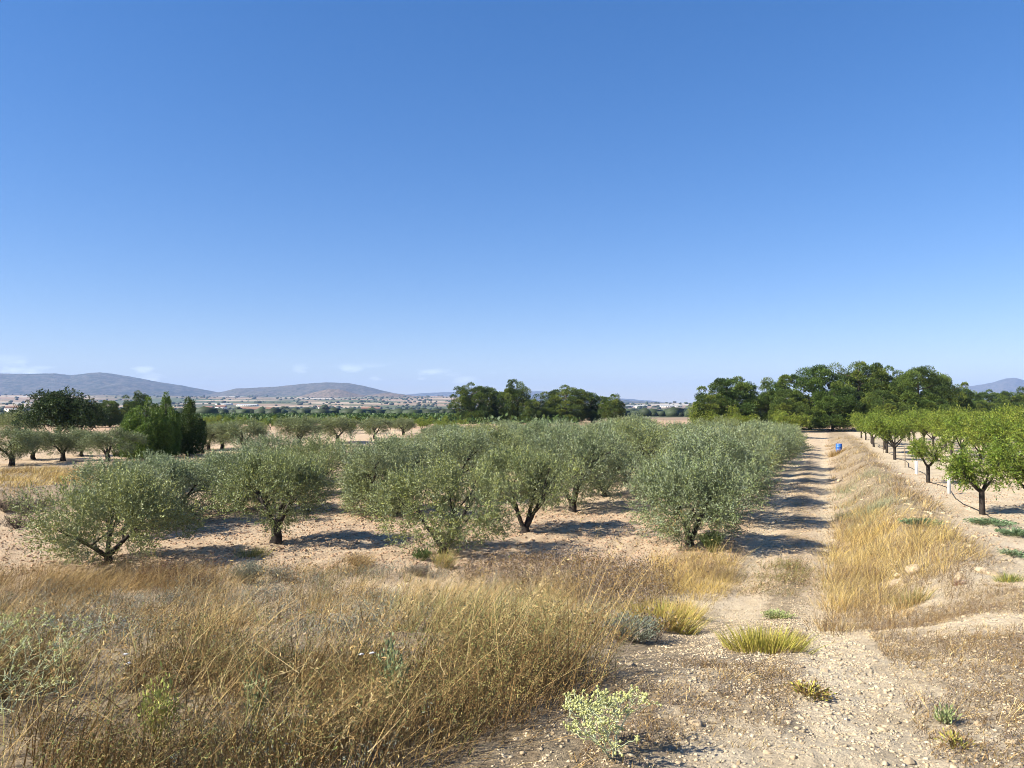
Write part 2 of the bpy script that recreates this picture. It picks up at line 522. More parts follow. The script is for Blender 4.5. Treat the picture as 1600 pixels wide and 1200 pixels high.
def hill_material(name, soil, scrub, scale, lo, hi):
    m, n, l = new_mat(name)
    out = n.new("ShaderNodeOutputMaterial")
    p = n.new("ShaderNodeBsdfPrincipled"); p.inputs["Roughness"].default_value = 0.95; p.inputs["Specular IOR Level"].default_value = 0.05
    tc = n.new("ShaderNodeTexCoord")
    nz = n.new("ShaderNodeTexNoise"); nz.inputs["Scale"].default_value = scale; nz.inputs["Detail"].default_value = 9; nz.inputs["Roughness"].default_value = 0.72
    l.new(tc.outputs["Object"], nz.inputs["Vector"])
    rp = n.new("ShaderNodeValToRGB")
    rp.color_ramp.elements[0].position = lo; rp.color_ramp.elements[0].color = (*soil, 1)
    rp.color_ramp.elements[1].position = hi; rp.color_ramp.elements[1].color = (*scrub, 1)
    l.new(nz.outputs[0], rp.inputs[0]); l.new(rp.outputs[0], p.inputs["Base Color"])
    bp = n.new("ShaderNodeBump"); bp.inputs["Distance"].default_value = 0.25 / scale; bp.inputs["Strength"].default_value = 0.6
    l.new(nz.outputs[0], bp.inputs["Height"]); l.new(bp.outputs[0], p.inputs["Normal"])
    l.new(p.outputs[0], out.inputs["Surface"])
    return m

# ------------------------------------------------------------------ the ground
def polar(radii, fine=True):
    a1 = np.linspace(R(-44), R(44), 470)
    a2 = np.linspace(R(44), R(360 - 44), 80)[1:-1]
    ang = np.concatenate([a1, a2])
    n = len(ang)
    rr, aa = np.meshgrid(radii, ang, indexing='ij')
    X = rr * np.sin(aa); Y = rr * np.cos(aa)
    Z = ground_z(X, Y, fine)
    m = len(radii)
    i = np.arange(m - 1)[:, None] * n; j = np.arange(n)[None, :]; k = (j + 1) % n
    F = np.stack([i + j, i + n + j, i + n + k, i + k], -1).reshape(-1, 4)[:, ::-1]
    return X.ravel(), Y.ravel(), Z.ravel(), F, n

rad1 = np.concatenate([[0.0], np.geomspace(0.5, 2.6, 16)[:-1], np.geomspace(2.6, 92, 480)])
X, Y, Z, F, n_ang = polar(rad1)
u = ucoord(X, Y)
track = np.exp(-((u + 0.65) / 1.5) ** 6) * sst(9, 13, Y) * (1 - 0.5 * sst(40, 70, Y))
near = 1 - sst(11.5, 15.5, Y + 0.6 * fbm(X * .5, Y * .5, 3, 51))
alm = sst(2.2, 3.4, u) * 0.85
rutm = np.exp(-((u + 1.45) / 0.33) ** 2) + np.exp(-((u - 0.15) / 0.33) ** 2)
stony = np.clip(np.maximum(np.maximum(track * (0.15 + 0.75 * rutm), near), alm * sst(9, 13, Y)), 0, 1)
lit = 0.0 * X
bankm = np.exp(-((u - 1.7) / 1.1) ** 4) * sst(11, 14, Y)
lit = np.maximum(lit, bankm * 0.55)
strip = np.exp(-((u + 0.6) / 0.4) ** 2) * sst(4, 6, Y) * (1 - sst(14, 20, Y))
lit = np.maximum(lit, strip * 0.55)
lit = np.maximum(lit, 0.36 * np.exp(-((u + 0.62) / 0.3) ** 2) * sst(12, 15, Y) * (1 - sst(45, 60, Y)))
leftm = (1 - sst(-1.6, -0.5, u + 0.9 * fbm(X * .6, Y * .6, 3, 61) - 0.0)) * (1 - sst(9, 13, Y))
lit = np.maximum(lit, leftm * 0.7)
lit = np.maximum(lit, (0.13 + 0.38 * sst(-0.20, 0.4, fbm(X * .9, Y * .9, 3, 71))) * (1 - sst(8, 13, Y)) * (1 - 0.85 * np.clip(rutm, 0, 1)))
terr = sst(0, 0.8, terrace_x(Y) - X) * sst(23, 25, Y) * (1 - sst(32, 36, Y))
lit = np.maximum(lit, terr * 0.5)
tint = np.stack([stony, np.clip(lit, 0, 1), 0 * X], -1)
gme = mesh_from("ground", np.stack([X, Y, Z], -1), [F], ground_material(), tint, True)
tag(obj("ground", gme), kind="structure")

rad2 = np.concatenate([np.geomspace(92, 900, 60)[:-1], np.geomspace(900, 11500, 110)])
X, Y, Z, F, _ = polar(rad2)
r = np.hypot(X, Y)
pxa = 800 + F_PX * X / np.maximum(Y, 0.2 * r)
soilm = 1 - sst(150, 190, r)
vine = sst(125, 140, r) * (1 - sst(285, 300, r)) * (1 - sst(760, 900, pxa))
vme = mesh_from("valley", np.stack([X, Y, Z], -1), [F], valley_material(), np.stack([soilm, vine, 0 * X], -1), True)
tag(obj("valley", vme), kind="structure")

def hill(name, D, depth, prof, mat, seed, rel, foot=-20, n_cross=60):
    """a long hill whose crest follows prof (photo x -> y) at distance D"""
    px = np.array([p[0] for p in prof], float); py = np.array([p[1] for p in prof], float)
    na = int((px[-1] - px[0]) / 1.6)
    xs = np.linspace(px[0], px[-1], na)
    # crest height over the foot of the hill
    ys = np.interp(xs, px, py) + 0.8 * fbm(xs / 14, xs * 0, 4, seed)
    cz = (638 - ys) / F_PX * D * 1.0 + EYE[2]
    t = np.linspace(-1, 1, n_cross)
    az = np.arctan((xs - 800) / F_PX)
    TT, AA = np.meshgrid(t, az, indexing='ij')
    _, CZ = np.meshgrid(t, cz, indexing='ij')
    RR = D / np.cos(AA) + TT * depth
    sh = np.where(TT < 0, (1 + TT) ** 0.9, 1 - TT ** 2 * 1.0)
    sh = np.clip(sh, 0, 1)
    Xh = RR * np.sin(AA); Yh = RR * np.cos(AA)
    nz = fbm(Xh / (depth * 0.28), Yh / (depth * 0.28), 5, seed + 7)
    ridged = -np.abs(fbm(Xh / (depth * 0.35), Yh / (depth * 0.8), 4, seed + 3))
    Zh = foot + (CZ - foot) * sh + (nz * 0.5 + ridged) * rel * np.sin(np.clip(1 + TT, 0, 1) * math.pi) * (TT < 0)
    Zh = np.where(np.abs(TT) > 0.999, foot - 30, Zh)
    i = np.arange(n_cross - 1)[:, None] * na; j = np.arange(na - 1)[None, :]
    Fh = np.stack([i + j, i + j + 1, i + na + j + 1, i + na + j], -1).reshape(-1, 4)
    me = mesh_from(name, np.stack([Xh, Yh, Zh], -1).reshape(-1, 3), [Fh], mat, None, True)
    return tag(obj(name, me), kind="structure")

M_hill = hill_material("wooded_hill", (0.13, 0.115, 0.085), (0.04, 0.05, 0.032), 0.02, 0.40, 0.56)
M_hill2 = hill_material("scrub_hill", (0.14, 0.12, 0.09), (0.045, 0.055, 0.035), 0.03, 0.42, 0.60)
M_knoll = hill_material("dry_knoll", (0.21, 0.155, 0.11), (0.07, 0.07, 0.045), 0.05, 0.44, 0.62)
hill("hill", 5800, 1800, [(-300, 600), (-150, 588), (-60, 584), (0, 583), (30, 584), (85, 583), (110, 586), (155, 581), (180, 584), (215, 590), (250, 597), (285, 602), (320, 609), (350, 614), (400, 619), (450, 624)], M_hill, 101, 110)
hill("hill", 5400, 1500, [(310, 620), (335, 614), (370, 607), (430, 604), (470, 599.5), (510, 597), (540, 598), (570, 603), (590, 608), (615, 614), (645, 618), (690, 624)], M_hill2, 111, 80)
hill("hill", 3700, 520, [(440, 626), (470, 619), (495, 612), (515, 607.5), (530, 608), (550, 614), (570, 618), (590, 615), (605, 613.5), (630, 617), (660, 619), (690, 622), (720, 626)], M_knoll, 121, 22)
hill("mountain", 9400, 1500, [(560, 624), (620, 618), (660, 614), (700, 612.5), (740, 611.5), (800, 613), (840, 611), (870, 613), (930, 619), (990, 624), (1060, 630)], M_hill, 131, 80)
hill("hill", 5200, 900, [(780, 628), (850, 621), (905, 618), (950, 622), (985, 626), (1020, 628), (1060, 630), (1100, 632), (1180, 635)], M_hill, 141, 18)
hill("mountain", 8300, 1200, [(1420, 618), (1470, 610), (1495, 606), (1520, 603), (1550, 598), (1572, 591), (1588, 590), (1602, 594), (1650, 598), (1740, 604), (1850, 616)], M_hill2, 151, 90)

# haze
hz = MB()
x0, x1, y0, y1, z0, z1 = -12000, 12000, -12000, 12000, -60, 400
hz.add([(x0, y0, z0), (x1, y0, z0), (x1, y1, z0), (x0, y1, z0), (x0, y0, z1), (x1, y0, z1), (x1, y1, z1), (x0, y1, z1)],
       [(3, 2, 1, 0), (4, 5, 6, 7), (0, 1, 5, 4), (1, 2, 6, 5), (2, 3, 7, 6), (3, 0, 4, 7)])
mh, nh, lh = new_mat("haze_air")
oh = nh.new("ShaderNodeOutputMaterial")
vh = nh.new("ShaderNodeVolumePrincipled")
vh.inputs["Color"].default_value = (0.44, 0.62, 1.0, 1)
vh.inputs["Density"].default_value = 0.000092
vh.inputs["Anisotropy"].default_value = 0.0
lh.new(vh.outputs[0], oh.inputs["Volume"])
try:
    mh.volume_intersection_method = 'FAST'
except Exception:
    pass
tag(obj("haze", hz.mesh("haze", mh)), kind="stuff")

# ------------------------------------------------------------------ trees
def unit(n):
    return norm(rng.normal(size=(n, 3)))

def sprigs(mb, C, Dr, n_leaf, length, L, W, pal, spread=0.9, bright=0.25, gain=None):
    """sprigs at C growing along Dr, each bearing n_leaf leaves"""
    n = len(C)
    t = np.tile(np.linspace(0.05, 1, n_leaf), n)
    Cb = np.repeat(C, n_leaf, 0); D = np.repeat(norm(Dr), n_leaf, 0)
    ln = np.repeat(rng.uniform(0.6, 1.2, n) * length, n_leaf)[:, None]
    droop = np.array([0, 0, -1.0]) * (t ** 2)[:, None] * ln * 0.15
    P = Cb + D * t[:, None] * ln + droop
    A = norm(D * 0.75 + unit(n * n_leaf) * spread)
    N = unit(n * n_leaf) + np.array([0, 0, 0.9])
    base = np.repeat(pal[rng.integers(0, len(pal), n)], n_leaf, 0)
    kb = rng.uniform(1 - bright, 1 + bright, n)
    if gain is not None: kb = kb * gain
    k = np.repeat(kb, n_leaf) * rng.uniform(0.8, 1.2, n * n_leaf)
    mb.leaves(P, A, N, L * rng.uniform(0.7, 1.25, n * n_leaf), W * rng.uniform(0.8, 1.2, n * n_leaf), base * k[:, None])

def lobe_points(lobes, n, shell=0.55):
    """points in a union of ellipsoids (c, r), mostly near their skins"""
    vol = np.array([r[0] * r[1] * r[2] for _, r in lobes]) ** 0.75
    idx = rng.choice(len(lobes), n, p=vol / vol.sum())
    C = np.array([c for c, _ in lobes])[idx]; Rr = np.array([r for _, r in lobes])[idx]
    d = unit(n)
    q = (shell + (1 - shell) * rng.random(n)) * (0.85 + 0.3 * rng.random(n))
    return C + d * Rr * q[:, None], d

OL = np.array([(0.195, 0.225, 0.058), (0.245, 0.265, 0.085), (0.16, 0.185, 0.052), (0.29, 0.31, 0.13), (0.24, 0.245, 0.055)])

OLS = OL * np.array([0.88, 0.96, 1.35])

def limb_path(p0, az, tilt, length, n=6, up=0.35, jit=0.06):
    p = np.array(p0, float); pts = [p.copy()]
    d = np.array([math.cos(az) * math.sin(tilt), math.sin(az) * math.sin(tilt), math.cos(tilt)])
    for _ in range(n - 1):
        d = norm(d + np.array([0, 0, up / n]) + rng.normal(size=3) * jit)
        p = p + d * length / (n - 1); pts.append(p.copy())
    return np.array(pts)

def olive(seed, h=2.1, rad=1.25, trunk=0.35, stems=3, tilt=0.55, skirt=0.45, n=1900, lean=(0, 0), r0=0.10, pal=OL, azs=None):
    """returns (trunk mesh, list of limb meshes, crown mesh)"""
    global rng
    keep = rng; rng = np.random.default_rng(seed)
    tr = MB()
    top = np.array([lean[0], lean[1], trunk])
    pts = np.array([[0, 0, -0.15], [0.01, 0.0, 0.02], top * 0.5 + rng.normal(size=3) * 0.02, top, top + [0, 0, 0.06]])
    tr.tube(pts, [r0 * 1.5, r0 * 1.25, r0, r0 * 0.95, r0 * 0.5], 10, wob=0.10)
    limbs = []; lobes = []
    a0 = rng.uniform(0, 6.28)
    for k in range(stems):
        az = azs[k] if azs else a0 + k * 2 * math.pi / stems + rng.normal() * 0.25
        lm = MB()
        path = limb_path(top - [0, 0, 0.05], az, tilt * rng.uniform(0.8, 1.25), (h - trunk) * 0.72, 7)
        lm.tube(path, np.linspace(r0 * 0.62, r0 * 0.2, 7), 7, wob=0.06)
        for q in range(4):
            b0 = path[rng.integers(2, 6)]
            bp = limb_path(b0, az + rng.normal() * 1.0, rng.uniform(0.5, 1.2), (h - trunk) * rng.uniform(0.35, 0.5), 5)
            lm.tube(bp, np.linspace(r0 * 0.28, r0 * 0.08, 5), 5, wob=0.05)
            lobes.append((bp[-1], np.array([0.34, 0.34, 0.28]) * rad / 1.25 * rng.uniform(0.8, 1.2)))
        limbs.append(lm.mesh("limb", M_bark_dark, True))
    cz = skirt + (h - skirt) * 0.45
    for k in range(52):
        d = unit(1)[0]
        az_ = math.atan2(d[1], d[0])
        wob = 1 + 0.26 * math.sin(2 * az_ + seed) + 0.22 * math.sin(3 * az_ + 2.1 * seed + 3 * d[2])
        c = np.array([lean[0] * 1.5, lean[1] * 1.5, cz]) + d * np.array([rad * 0.78 * wob, rad * 0.78 * wob, (h - skirt) * 0.40 * (1 + .18 * math.sin(az_ * 2 + 1.7 * seed))])
        lobes.append((c, np.array([0.31, 0.31, 0.25]) * rad / 1.25 * rng.uniform(0.65, 1.3)))
    cr = MB()
    P, d = lobe_points(lobes, int(n * 1.3), 0.35)
    ok = P[:, 2] > skirt * 0.65
    # a few open gaps through the crown
    g = vnoise(P[:, 0] * 2.3 + seed, P[:, 1] * 2.3 + P[:, 2] * 1.7, seed)
    ok &= g > -0.27
    P, d = P[ok], d[ok]
    ctr = np.array([0, 0, cz])
    out = norm(P - ctr)
    Dr = d * 0.45 + out * 0.5 + np.array([0, 0, 0.45]) + unit(len(P)) * 0.35
    lb = 1 + 0.45 * vnoise(P[:, 0] * 2.6 + seed * 3.1, P[:, 2] * 2.6 + P[:, 1] * 1.9, 5)
    sprigs(cr, P, Dr, 9, 0.20, 0.066, 0.020, pal, gain=lb)
    # upright water shoots on the outside of the crown
    m = len(P) // 12
    topi = np.argsort(-(P[:, 2] + 0.3 * rng.random(len(P))))[:m * 3]
    topi = rng.choice(topi, m, replace=False)
    sprigs(cr, P[topi], out[topi] * 0.35 + np.array([0, 0, 1.0]) + unit(m) * 0.25, 14, 0.38, 0.064, 0.016, pal * 1.15, 0.6)
    res = (tr.mesh("trunk", M_bark_dark, True), limbs, cr.mesh("crown", M_olive))
    rng = keep
    return res

def place_tree(name, meshes, loc, rz, sc_, label, cat, group, names=("trunk", "limb", "crown")):
    t = thing(name, label, cat, loc, rz, group, sc_)
    tr, limbs, cr = meshes
    to = obj(names[0], tr, t)
    for lm in limbs:
        obj(names[1], lm, to)
    obj(names[2], cr, t)
    return t

ORD = ["first", "second", "third", "fourth", "fifth", "sixth", "seventh", "eighth", "ninth", "tenth", "eleventh", "twelfth", "thirteenth", "fourteenth", "fifteenth", "sixteenth", "seventeenth"]
G_OL = "olive trees of the orchard left of the track"

# the five olives of the front
fronts = [
    ((165, 880), dict(seed=201, h=1.85, rad=1.5, trunk=0.22, stems=3, tilt=0.95, skirt=0.22, n=3200, lean=(0.05, 0), r0=0.085), "spreading two-stemmed olive nearest the left edge, behind the tall dry grass"),
    ((430, 850), dict(seed=202, h=2.0, rad=1.28, trunk=0.38, stems=3, tilt=0.6, skirt=0.52, n=2900, r0=0.115, azs=[2.7, 0.3, 1.6]), "round olive tree on a single short dark trunk, clear of its neighbours"),
    ((692, 866), dict(seed=203, h=1.95, rad=1.4, trunk=0.15, stems=3, tilt=0.75, skirt=0.30, n=3300, lean=(0.05, 0), r0=0.095, azs=[0.5, 2.6, 1.4]), "broad olive with a leaning trunk and green suckers at its foot"),
    ((820, 833), dict(seed=204, h=2.05, rad=1.3, trunk=0.14, stems=3, tilt=0.5, skirt=0.85, n=2600, r0=0.105, azs=[2.9, 0.15, 1.2]), "olive with three bare stems splitting at the ground over tilled soil"),
    ((1078, 853), dict(seed=205, h=2.1, rad=1.45, trunk=0.2, stems=4, tilt=0.5, skirt=0.22, n=3800, r0=0.10, pal=OLS), "dense silvery olive at the front of the row beside the track"),
]
front_xy = []
for (px, py), kw, lab in fronts:
    x, y, z = at(px, py)
    front_xy.append((x, y))
    place_tree("olive_tree", olive(**kw), (x, y, gz(x, y) - 0.02), 0, 1.0, lab, "olive tree", G_OL)

protos = [olive(300 + k, h=2.15 + 0.1 * (k % 3), rad=1.5 + 0.1 * (k % 2), trunk=0.2, stems=3, tilt=0.6, skirt=0.18 + 0.11 * (k % 3), n=3000, pal=(OLS, OL, OLS * 1.05, OL * .92, OLS)[k]) for k in range(5)]
row_names = {-3.1: "the trackside row", -8.0: "the second row left of the track", -13.0: "the third row left of the track", -18.0: "the fourth row left of the track", -23.0: "the fifth row left of the track", -28.0: "the sixth row left of the track", -33.0: "the seventh row left of the track"}
row_start = {-3.1: 22.0, -8.0: 24.5, -13.0: 23.0, -18.0: 20.4, -23.0: 25.0, -28.0: 30.0, -33.0: 40.0}
for ur, nm in row_names.items():
    y = row_start[ur]; k = 0
    while y < 60:
        x = ur + ROW * y + rng.normal() * 0.18
        yy = y + rng.normal() * 0.2
        if x > terrace_x(yy) + 1.5 and (yy < 35 or x / yy > -0.125) and min(math.hypot(x - a, yy - b) for a, b in front_xy) > 2.2:
            k += 1
            s = rng.uniform(0.98, 1.18) * (1 + 0.10 * float(sst(25, 45, yy)))
            where = "nearest" if k == 1 else ORD[k - 1] if k <= len(ORD) else "farthest"
            lab = f"grey-green olive tree, {where} behind the front trees in {nm}"
            zs = s * ((.86 if ur < -15 else 1.0) * rng.uniform(.92, 1.04) - (.30 if ur == -3.1 else .20) * float(sst(22, 52, yy)))
            place_tree("olive_tree", protos[(k + int(abs(ur))) % 5], (x, yy, gz(x, yy) - 0.02), rng.uniform(0, 6.28), (s, s, zs), lab, "olive tree", G_OL)
        y += 3.7 if ur == -3.1 else 3.8

for k, (x, y, s_, lab) in enumerate([(-9.5, 21.6, .95, "bushy olive half hidden behind the spreading left one"), (-11.0, 23.6, .9, "small olive between the left spreading one and the cypresses"),
                                     (-9.8, 27.0, .9, "olive below the cypresses, farther back than its neighbours"), (-7.4, 23.6, .95, "olive filling the gap behind the single-trunk tree's left side"), (-4.2, 24.0, .95, "olive in the gap right of the single-trunk tree, farther back")]):
    place_tree("olive_tree", protos[(k * 2) % 5], (x, y, gz(x, y) - 0.02), k * 1.3, (s_ * .98, s_ * .98, s_ * .80), lab, "olive tree", G_OL)

# olives on the upper terrace to the left
G_TL = "olive trees on the left terrace"
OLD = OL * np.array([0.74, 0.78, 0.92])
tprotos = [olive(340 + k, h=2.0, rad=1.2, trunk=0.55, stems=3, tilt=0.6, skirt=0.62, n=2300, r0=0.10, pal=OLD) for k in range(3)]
for k, (px, py, s, lab) in enumerate([
    (18, 728, 1.05, "olive with a leaning bare trunk at the far left edge"),
    (52, 718, 0.85, "small olive just behind the leftmost terrace olive"),
    (98, 721, 1.0, "olive on a straight dark trunk below the big dark broad tree"),
    (128, 713, 0.8, "half hidden olive in the shade of the dark broad tree"),
    (167, 722, 0.95, "pale olive just left of the cypress clump"),
    (326, 704, 1.0, "olive standing against the right side of the cypresses"),
    (347, 701, 1.0, "olive with a stout trunk right of the cypresses"),
    (381, 708, 1.15, "wide olive whose trunk forks low over pinkish soil"),
    (468, 698, 1.25, "dark rounded olive above the pinkish soil strip"),
    (528, 692, 1.2, "dark wide olive next right of the rounded dark one"),
    (586, 686, 1.1, "low flat-topped olive by the pink soil gap"),
    (630, 680, 1.0, "small distant olive at the right end of the terrace")]):
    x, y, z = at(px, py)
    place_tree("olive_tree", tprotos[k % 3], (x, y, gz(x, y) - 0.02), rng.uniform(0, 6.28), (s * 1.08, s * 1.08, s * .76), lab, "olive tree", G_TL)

# ---- almond trees
AL = np.array([(0.145, 0.20, 0.022), (0.185, 0.235, 0.028), (0.11, 0.16, 0.018), (0.235, 0.265, 0.04)])
def almond(seed, h=1.8, rad=0.95, trunk=0.6, limbs_n=4, n=760, r0=0.065, lean=(0, 0), pal=AL):
    global rng
    keep = rng; rng = np.random.default_rng(seed)
    tr = MB()
    top = np.array([lean[0], lean[1], trunk])
    tr.tube(np.array([[0, 0, -0.1], [0, 0, 0.03], top * 0.5 + [0.015, 0.01, 0], top, top + [0, 0, .05]]), [r0 * 1.3, r0 * 1.1, r0 * .95, r0 * .95, r0 * .4], 9, wob=0.05)
    limbs = []; lobes = []
    a0 = rng.uniform(0, 6.28)
    for k in range(limbs_n):
        az = a0 + k * 6.283 / limbs_n + rng.normal() * 0.3
        lm = MB()
        path = limb_path(top - [0, 0, 0.04], az, rng.uniform(0.6, 1.0), (h - trunk) * 0.85, 6, up=0.7)
        lm.tube(path, np.linspace(r0 * .6, r0 * .2, 6), 6, wob=.05)
        for q in range(3):
            b0 = path[rng.integers(2, 6)]
            bp = limb_path(b0, az + rng.normal() * 0.9, rng.uniform(0.3, 1.3), (h - trunk) * rng.uniform(0.35, 0.55), 5)
            lm.tube(bp, np.linspace(r0 * .25, r0 * .08, 5), 5)
            lobes.append((bp[-1], np.array([0.27, 0.27, 0.23]) * rad * rng.uniform(0.7, 1.3)))
            lobes.append((bp[2], np.array([0.26, 0.26, 0.2]) * rad))
        limbs.append(lm.mesh("limb", M_bark_dark, True))
    cr = MB()
    P, d = lobe_points(lobes, n, 0.2)
    P[:, 2] = np.maximum(P[:, 2], trunk * 0.75)
    sprigs(cr, P, d + unit(n) * 0.5 + np.array([0, 0, 0.25]), 10, 0.2, 0.070, 0.027, pal, 1.0, .35)
    res = (tr.mesh("trunk", M_bark_dark, True), limbs, cr.mesh("crown", M_leaf))
    rng = keep
    return res
G_AL = "almond trees of the orchard right of the track"
aprotos = [almond(400 + k, h=1.85 + 0.1 * (k % 2), rad=1.0 + .1 * (k % 3), n=820) for k in range(5)]
first_al = [
    (11.50, 18.9, almond(421, h=1.55, rad=1.05, trunk=0.6, n=800), "almond tree with a dark bare trunk, nearest in the row edging the bank"),
    (13.25, 19.6, almond(422, h=1.6, rad=1.05, trunk=0.5, n=800, lean=(-0.2, 0)), "almond tree cut by the right edge of the picture, trunk leaning"),
    (14.40, 26.7, almond(423, h=1.45, rad=0.75, trunk=0.6, n=480), "small almond tree left of the grey tree guard"),
]
for x, y, me, lab in first_al:
    place_tree("almond_tree", me, (x, y, gz(x, y) - 0.02), 0.4, 1.0, lab, "almond tree", G_AL)
arow = {3.75: "the row edging the bank", 7.2: "the second row from the bank", 10.6: "the third row from the bank", 14.0: "the fourth row from the bank", 17.4: "the fifth row from the bank", 20.8: "the sixth row from the bank"}
for ur, nm in arow.items():
    y = 37.0 if ur == 3.75 else max(22, (ur - 1.5) / 0.27); k = 0
    while y < 64:
        x = ur + ROW * y + rng.normal() * 0.15; yy = y + rng.normal() * 0.25
        k += 1
        where = "nearest" if k == 1 else ORD[min(k - 1, 16)]
        lab = f"leafy almond tree, {where} of those farther back in {nm}"
        place_tree("almond_tree", aprotos[rng.integers(0, 5)], (x, yy, gz(x, yy) - 0.02), rng.uniform(0, 6.28), rng.uniform(0.88, 1.08) * (1.0 if ur < 5 else 1.12), lab, "almond tree", G_AL)
        y += 3.25
# bright green trees at the ends of the orchard and behind the left terrace
for px, py, s, lab in [(1098, 675, 1.35, "bright green bushy tree at the left foot of the right pine wood"), (1128, 676, 1.3, "bright green bushy tree in front of the leftmost big pine"),
                       (1160, 678, 1.1, "low green bush between the silvery row end and the pines"), (1240, 686, 1.35, "green leafy tree where the track meets the pine wood"), (1010, 677, 0.8, "small bush on the reddish soil past the orchard")]:
    x, y, z = at(px, py)
    place_tree("almond_tree", aprotos[int(px) % 5], (x, y, gz(x, y) - 0.3), rng.uniform(0, 6), (s * 1.2, s * 1.2, s), lab, "almond tree", "green trees in front of the pine wood")
k = 0
for row, D in enumerate((76, 86, 98)):
    cnt = -1
    for px in np.arange(325, 720, 26):
        x = (px + rng.normal() * 5 - 800) / F_PX * D; y = D + rng.normal() * 1.0
        if row == 0 and rng.random() < 0.3: continue
        k += 1; cnt += 1
        place_tree("almond_tree", aprotos[k % 5], (x, y, gz(x, y) - 0.2), rng.uniform(0, 6), rng.uniform(0.58, 0.80),
                   f"light green almond, {ORD[min(cnt, 16)]} from the left, {['nearest', 'middle', 'farthest'][row]} of three rows behind the terrace olives", "almond tree", "almond trees behind the left terrace")

# ---- pines
PN = np.array([(0.062, 0.100, 0.020), (0.086, 0.128, 0.022), (0.047, 0.078, 0.019), (0.118, 0.155, 0.026)])
def pine(seed, h=7.0, rad=3.4, bole=1.6, n_puff=115, per=400, pal=PN):
    global rng
    keep = rng; rng = np.random.default_rng(seed)
    tr = MB()
    b = rng.normal(size=2) * 0.25
    path = np.array([[0, 0, -0.3], [b[0] * .3, b[1] * .3, h * .25], [b[0], b[1], h * .5], [b[0] * 1.2, b[1] * .9, h * .85]])
    tr.tube(path, [0.24, 0.2, 0.15, 0.05], 8, wob=.05)
    limbs = []
    puffs = []
    lm = MB()
    for k in range(n_puff):
        d = unit(1)[0]
        ez = h * 0.50
        lump = 1 + 0.20 * math.sin(3 * math.atan2(d[1], d[0]) + seed) + 0.10 * math.sin(5 * d[2] + seed)
        q = rng.uniform(0.70, 1.0) if k % 5 else rng.uniform(0.3, 0.65)
        c = np.array([0, 0, ez]) + d * np.array([rad * lump, rad * lump, h * 0.46]) * q
        if k % 6 == 1:
            c[2] = rng.uniform(.06, .24) * h; c[:2] *= .85
        t = c[2] / h
        c[:2] += b * t
        s = rng.uniform(0.42, 1.0)
        puffs.append((c, np.array([s, s, s * 0.82])))
        if k % 4 == 0:
            s0 = np.array([b[0] * t, b[1] * t, max(0.8, c[2] - 0.6)])
            lm.tube(np.array([s0, (s0 + c) / 2 + [0, 0, -.1], c]), [0.06, 0.045, 0.02], 5)
    limbs.append(lm.mesh("limb", M_bark, True))
    cr = MB()
    C = np.array([p[0] for p in puffs]); Rr = np.array([p[1] for p in puffs])
    idx = np.repeat(np.arange(n_puff), per)
    d = unit(len(idx)); d[:, 2] = np.abs(d[:, 2]) * np.where(rng.random(len(idx)) < .84, 1, -1)
    P = C[idx] + d * Rr[idx] * rng.uniform(0.6, 1.08, len(idx))[:, None]
    A = norm(d * 0.8 + unit(len(idx)) * 0.5 + np.array([0, 0, .2]))
    col = pal[rng.integers(0, len(pal), n_puff)][idx] * rng.uniform(0.75, 1.25, len(idx))[:, None]
    cr.leaves(P, A, unit(len(idx)), rng.uniform(0.14, 0.28, len(idx)), rng.uniform(0.045, 0.085, len(idx)), col)
    res = (tr.mesh("trunk", M_bark, True), limbs, cr.mesh("crown", M_needle))
    rng = keep
    return res
pprotos = [pine(500 + k, 7.0, 3.3 + 0.2 * (k % 3)) for k in range(5)]
def put_pine(px, top, hw, D, k, lab, group, base=None, zoff=0.0):
    x = (px - 800) / F_PX * D; y = D
    z = gz(x, y)
    h = (638 - top) / F_PX * D + EYE[2] - z
    w = hw / F_PX * D
    place_tree("pine_tree", pprotos[k % 5], (x, y, z - 0.05), rng.uniform(0, 6.28), (w / 3.4, w / 3.4, h / 6.85), lab, "pine tree", group)
G1 = "pines in the wood at the end of the track"
for k, (px, top, hw, D, lab) in enumerate([
    (1140, 587, 50, 84, "broad rounded pine at the left end of the right pine wood"),
    (1196, 594, 34, 90, "lower pine next right of the leftmost big pine"),
    (1110, 612, 24, 82, "short pine on the left shoulder of the right wood"),
    (1265, 569, 50, 86, "large dark pine straight over the end of the track"),
    (1232, 610, 30, 80, "low spreading pine beneath the dark ones by the track end"),
    (1342, 562, 46, 90, "tallest pine, in the middle of the right wood"),
    (1300, 600, 34, 82, "low pine in front, between the dark pine and the tallest"),
    (1388, 573, 36, 96, "narrow pine tucked right of the tallest one"),
    (1432, 571, 44, 88, "flat-topped large pine on the right of the wood"),
    (1380, 612, 34, 82, "low bushy pine before the wood above the almond rows"),
    (1470, 582, 34, 94, "slender pine on the right shoulder of the wood"),
    (1492, 604, 24, 98, "smallest pine closing the right end of the wood"),
    (1440, 618, 34, 86, "low pine at the right front of the wood behind the almonds")]):
    put_pine(px, top, hw, D, k, lab, G1)
G2 = "pines standing beyond the olive orchard"
for k, (px, top, hw, D, lab) in enumerate([
    (737, 598, 28, 126, "leftmost round pine beyond the olive orchard"),
    (768, 603, 22, 130, "middle pine of the left trio beyond the olives"),
    (801, 595, 24, 127, "tall pine of the left trio beyond the olives"),
    (830, 622, 18, 124, "small light pine between the two clumps beyond the olives"),
    (852, 628, 16, 126, "lowest bushy pine in the gap beyond the olives"),
    (884, 602, 36, 128, "widest pine of the right clump beyond the olives"),
    (925, 611, 22, 131, "pine on the right shoulder of the widest one"),
    (957, 617, 19, 122, "detached pine at the right end beyond the olives")]):
    put_pine(px, top, hw, D, k + 2, lab, G2)
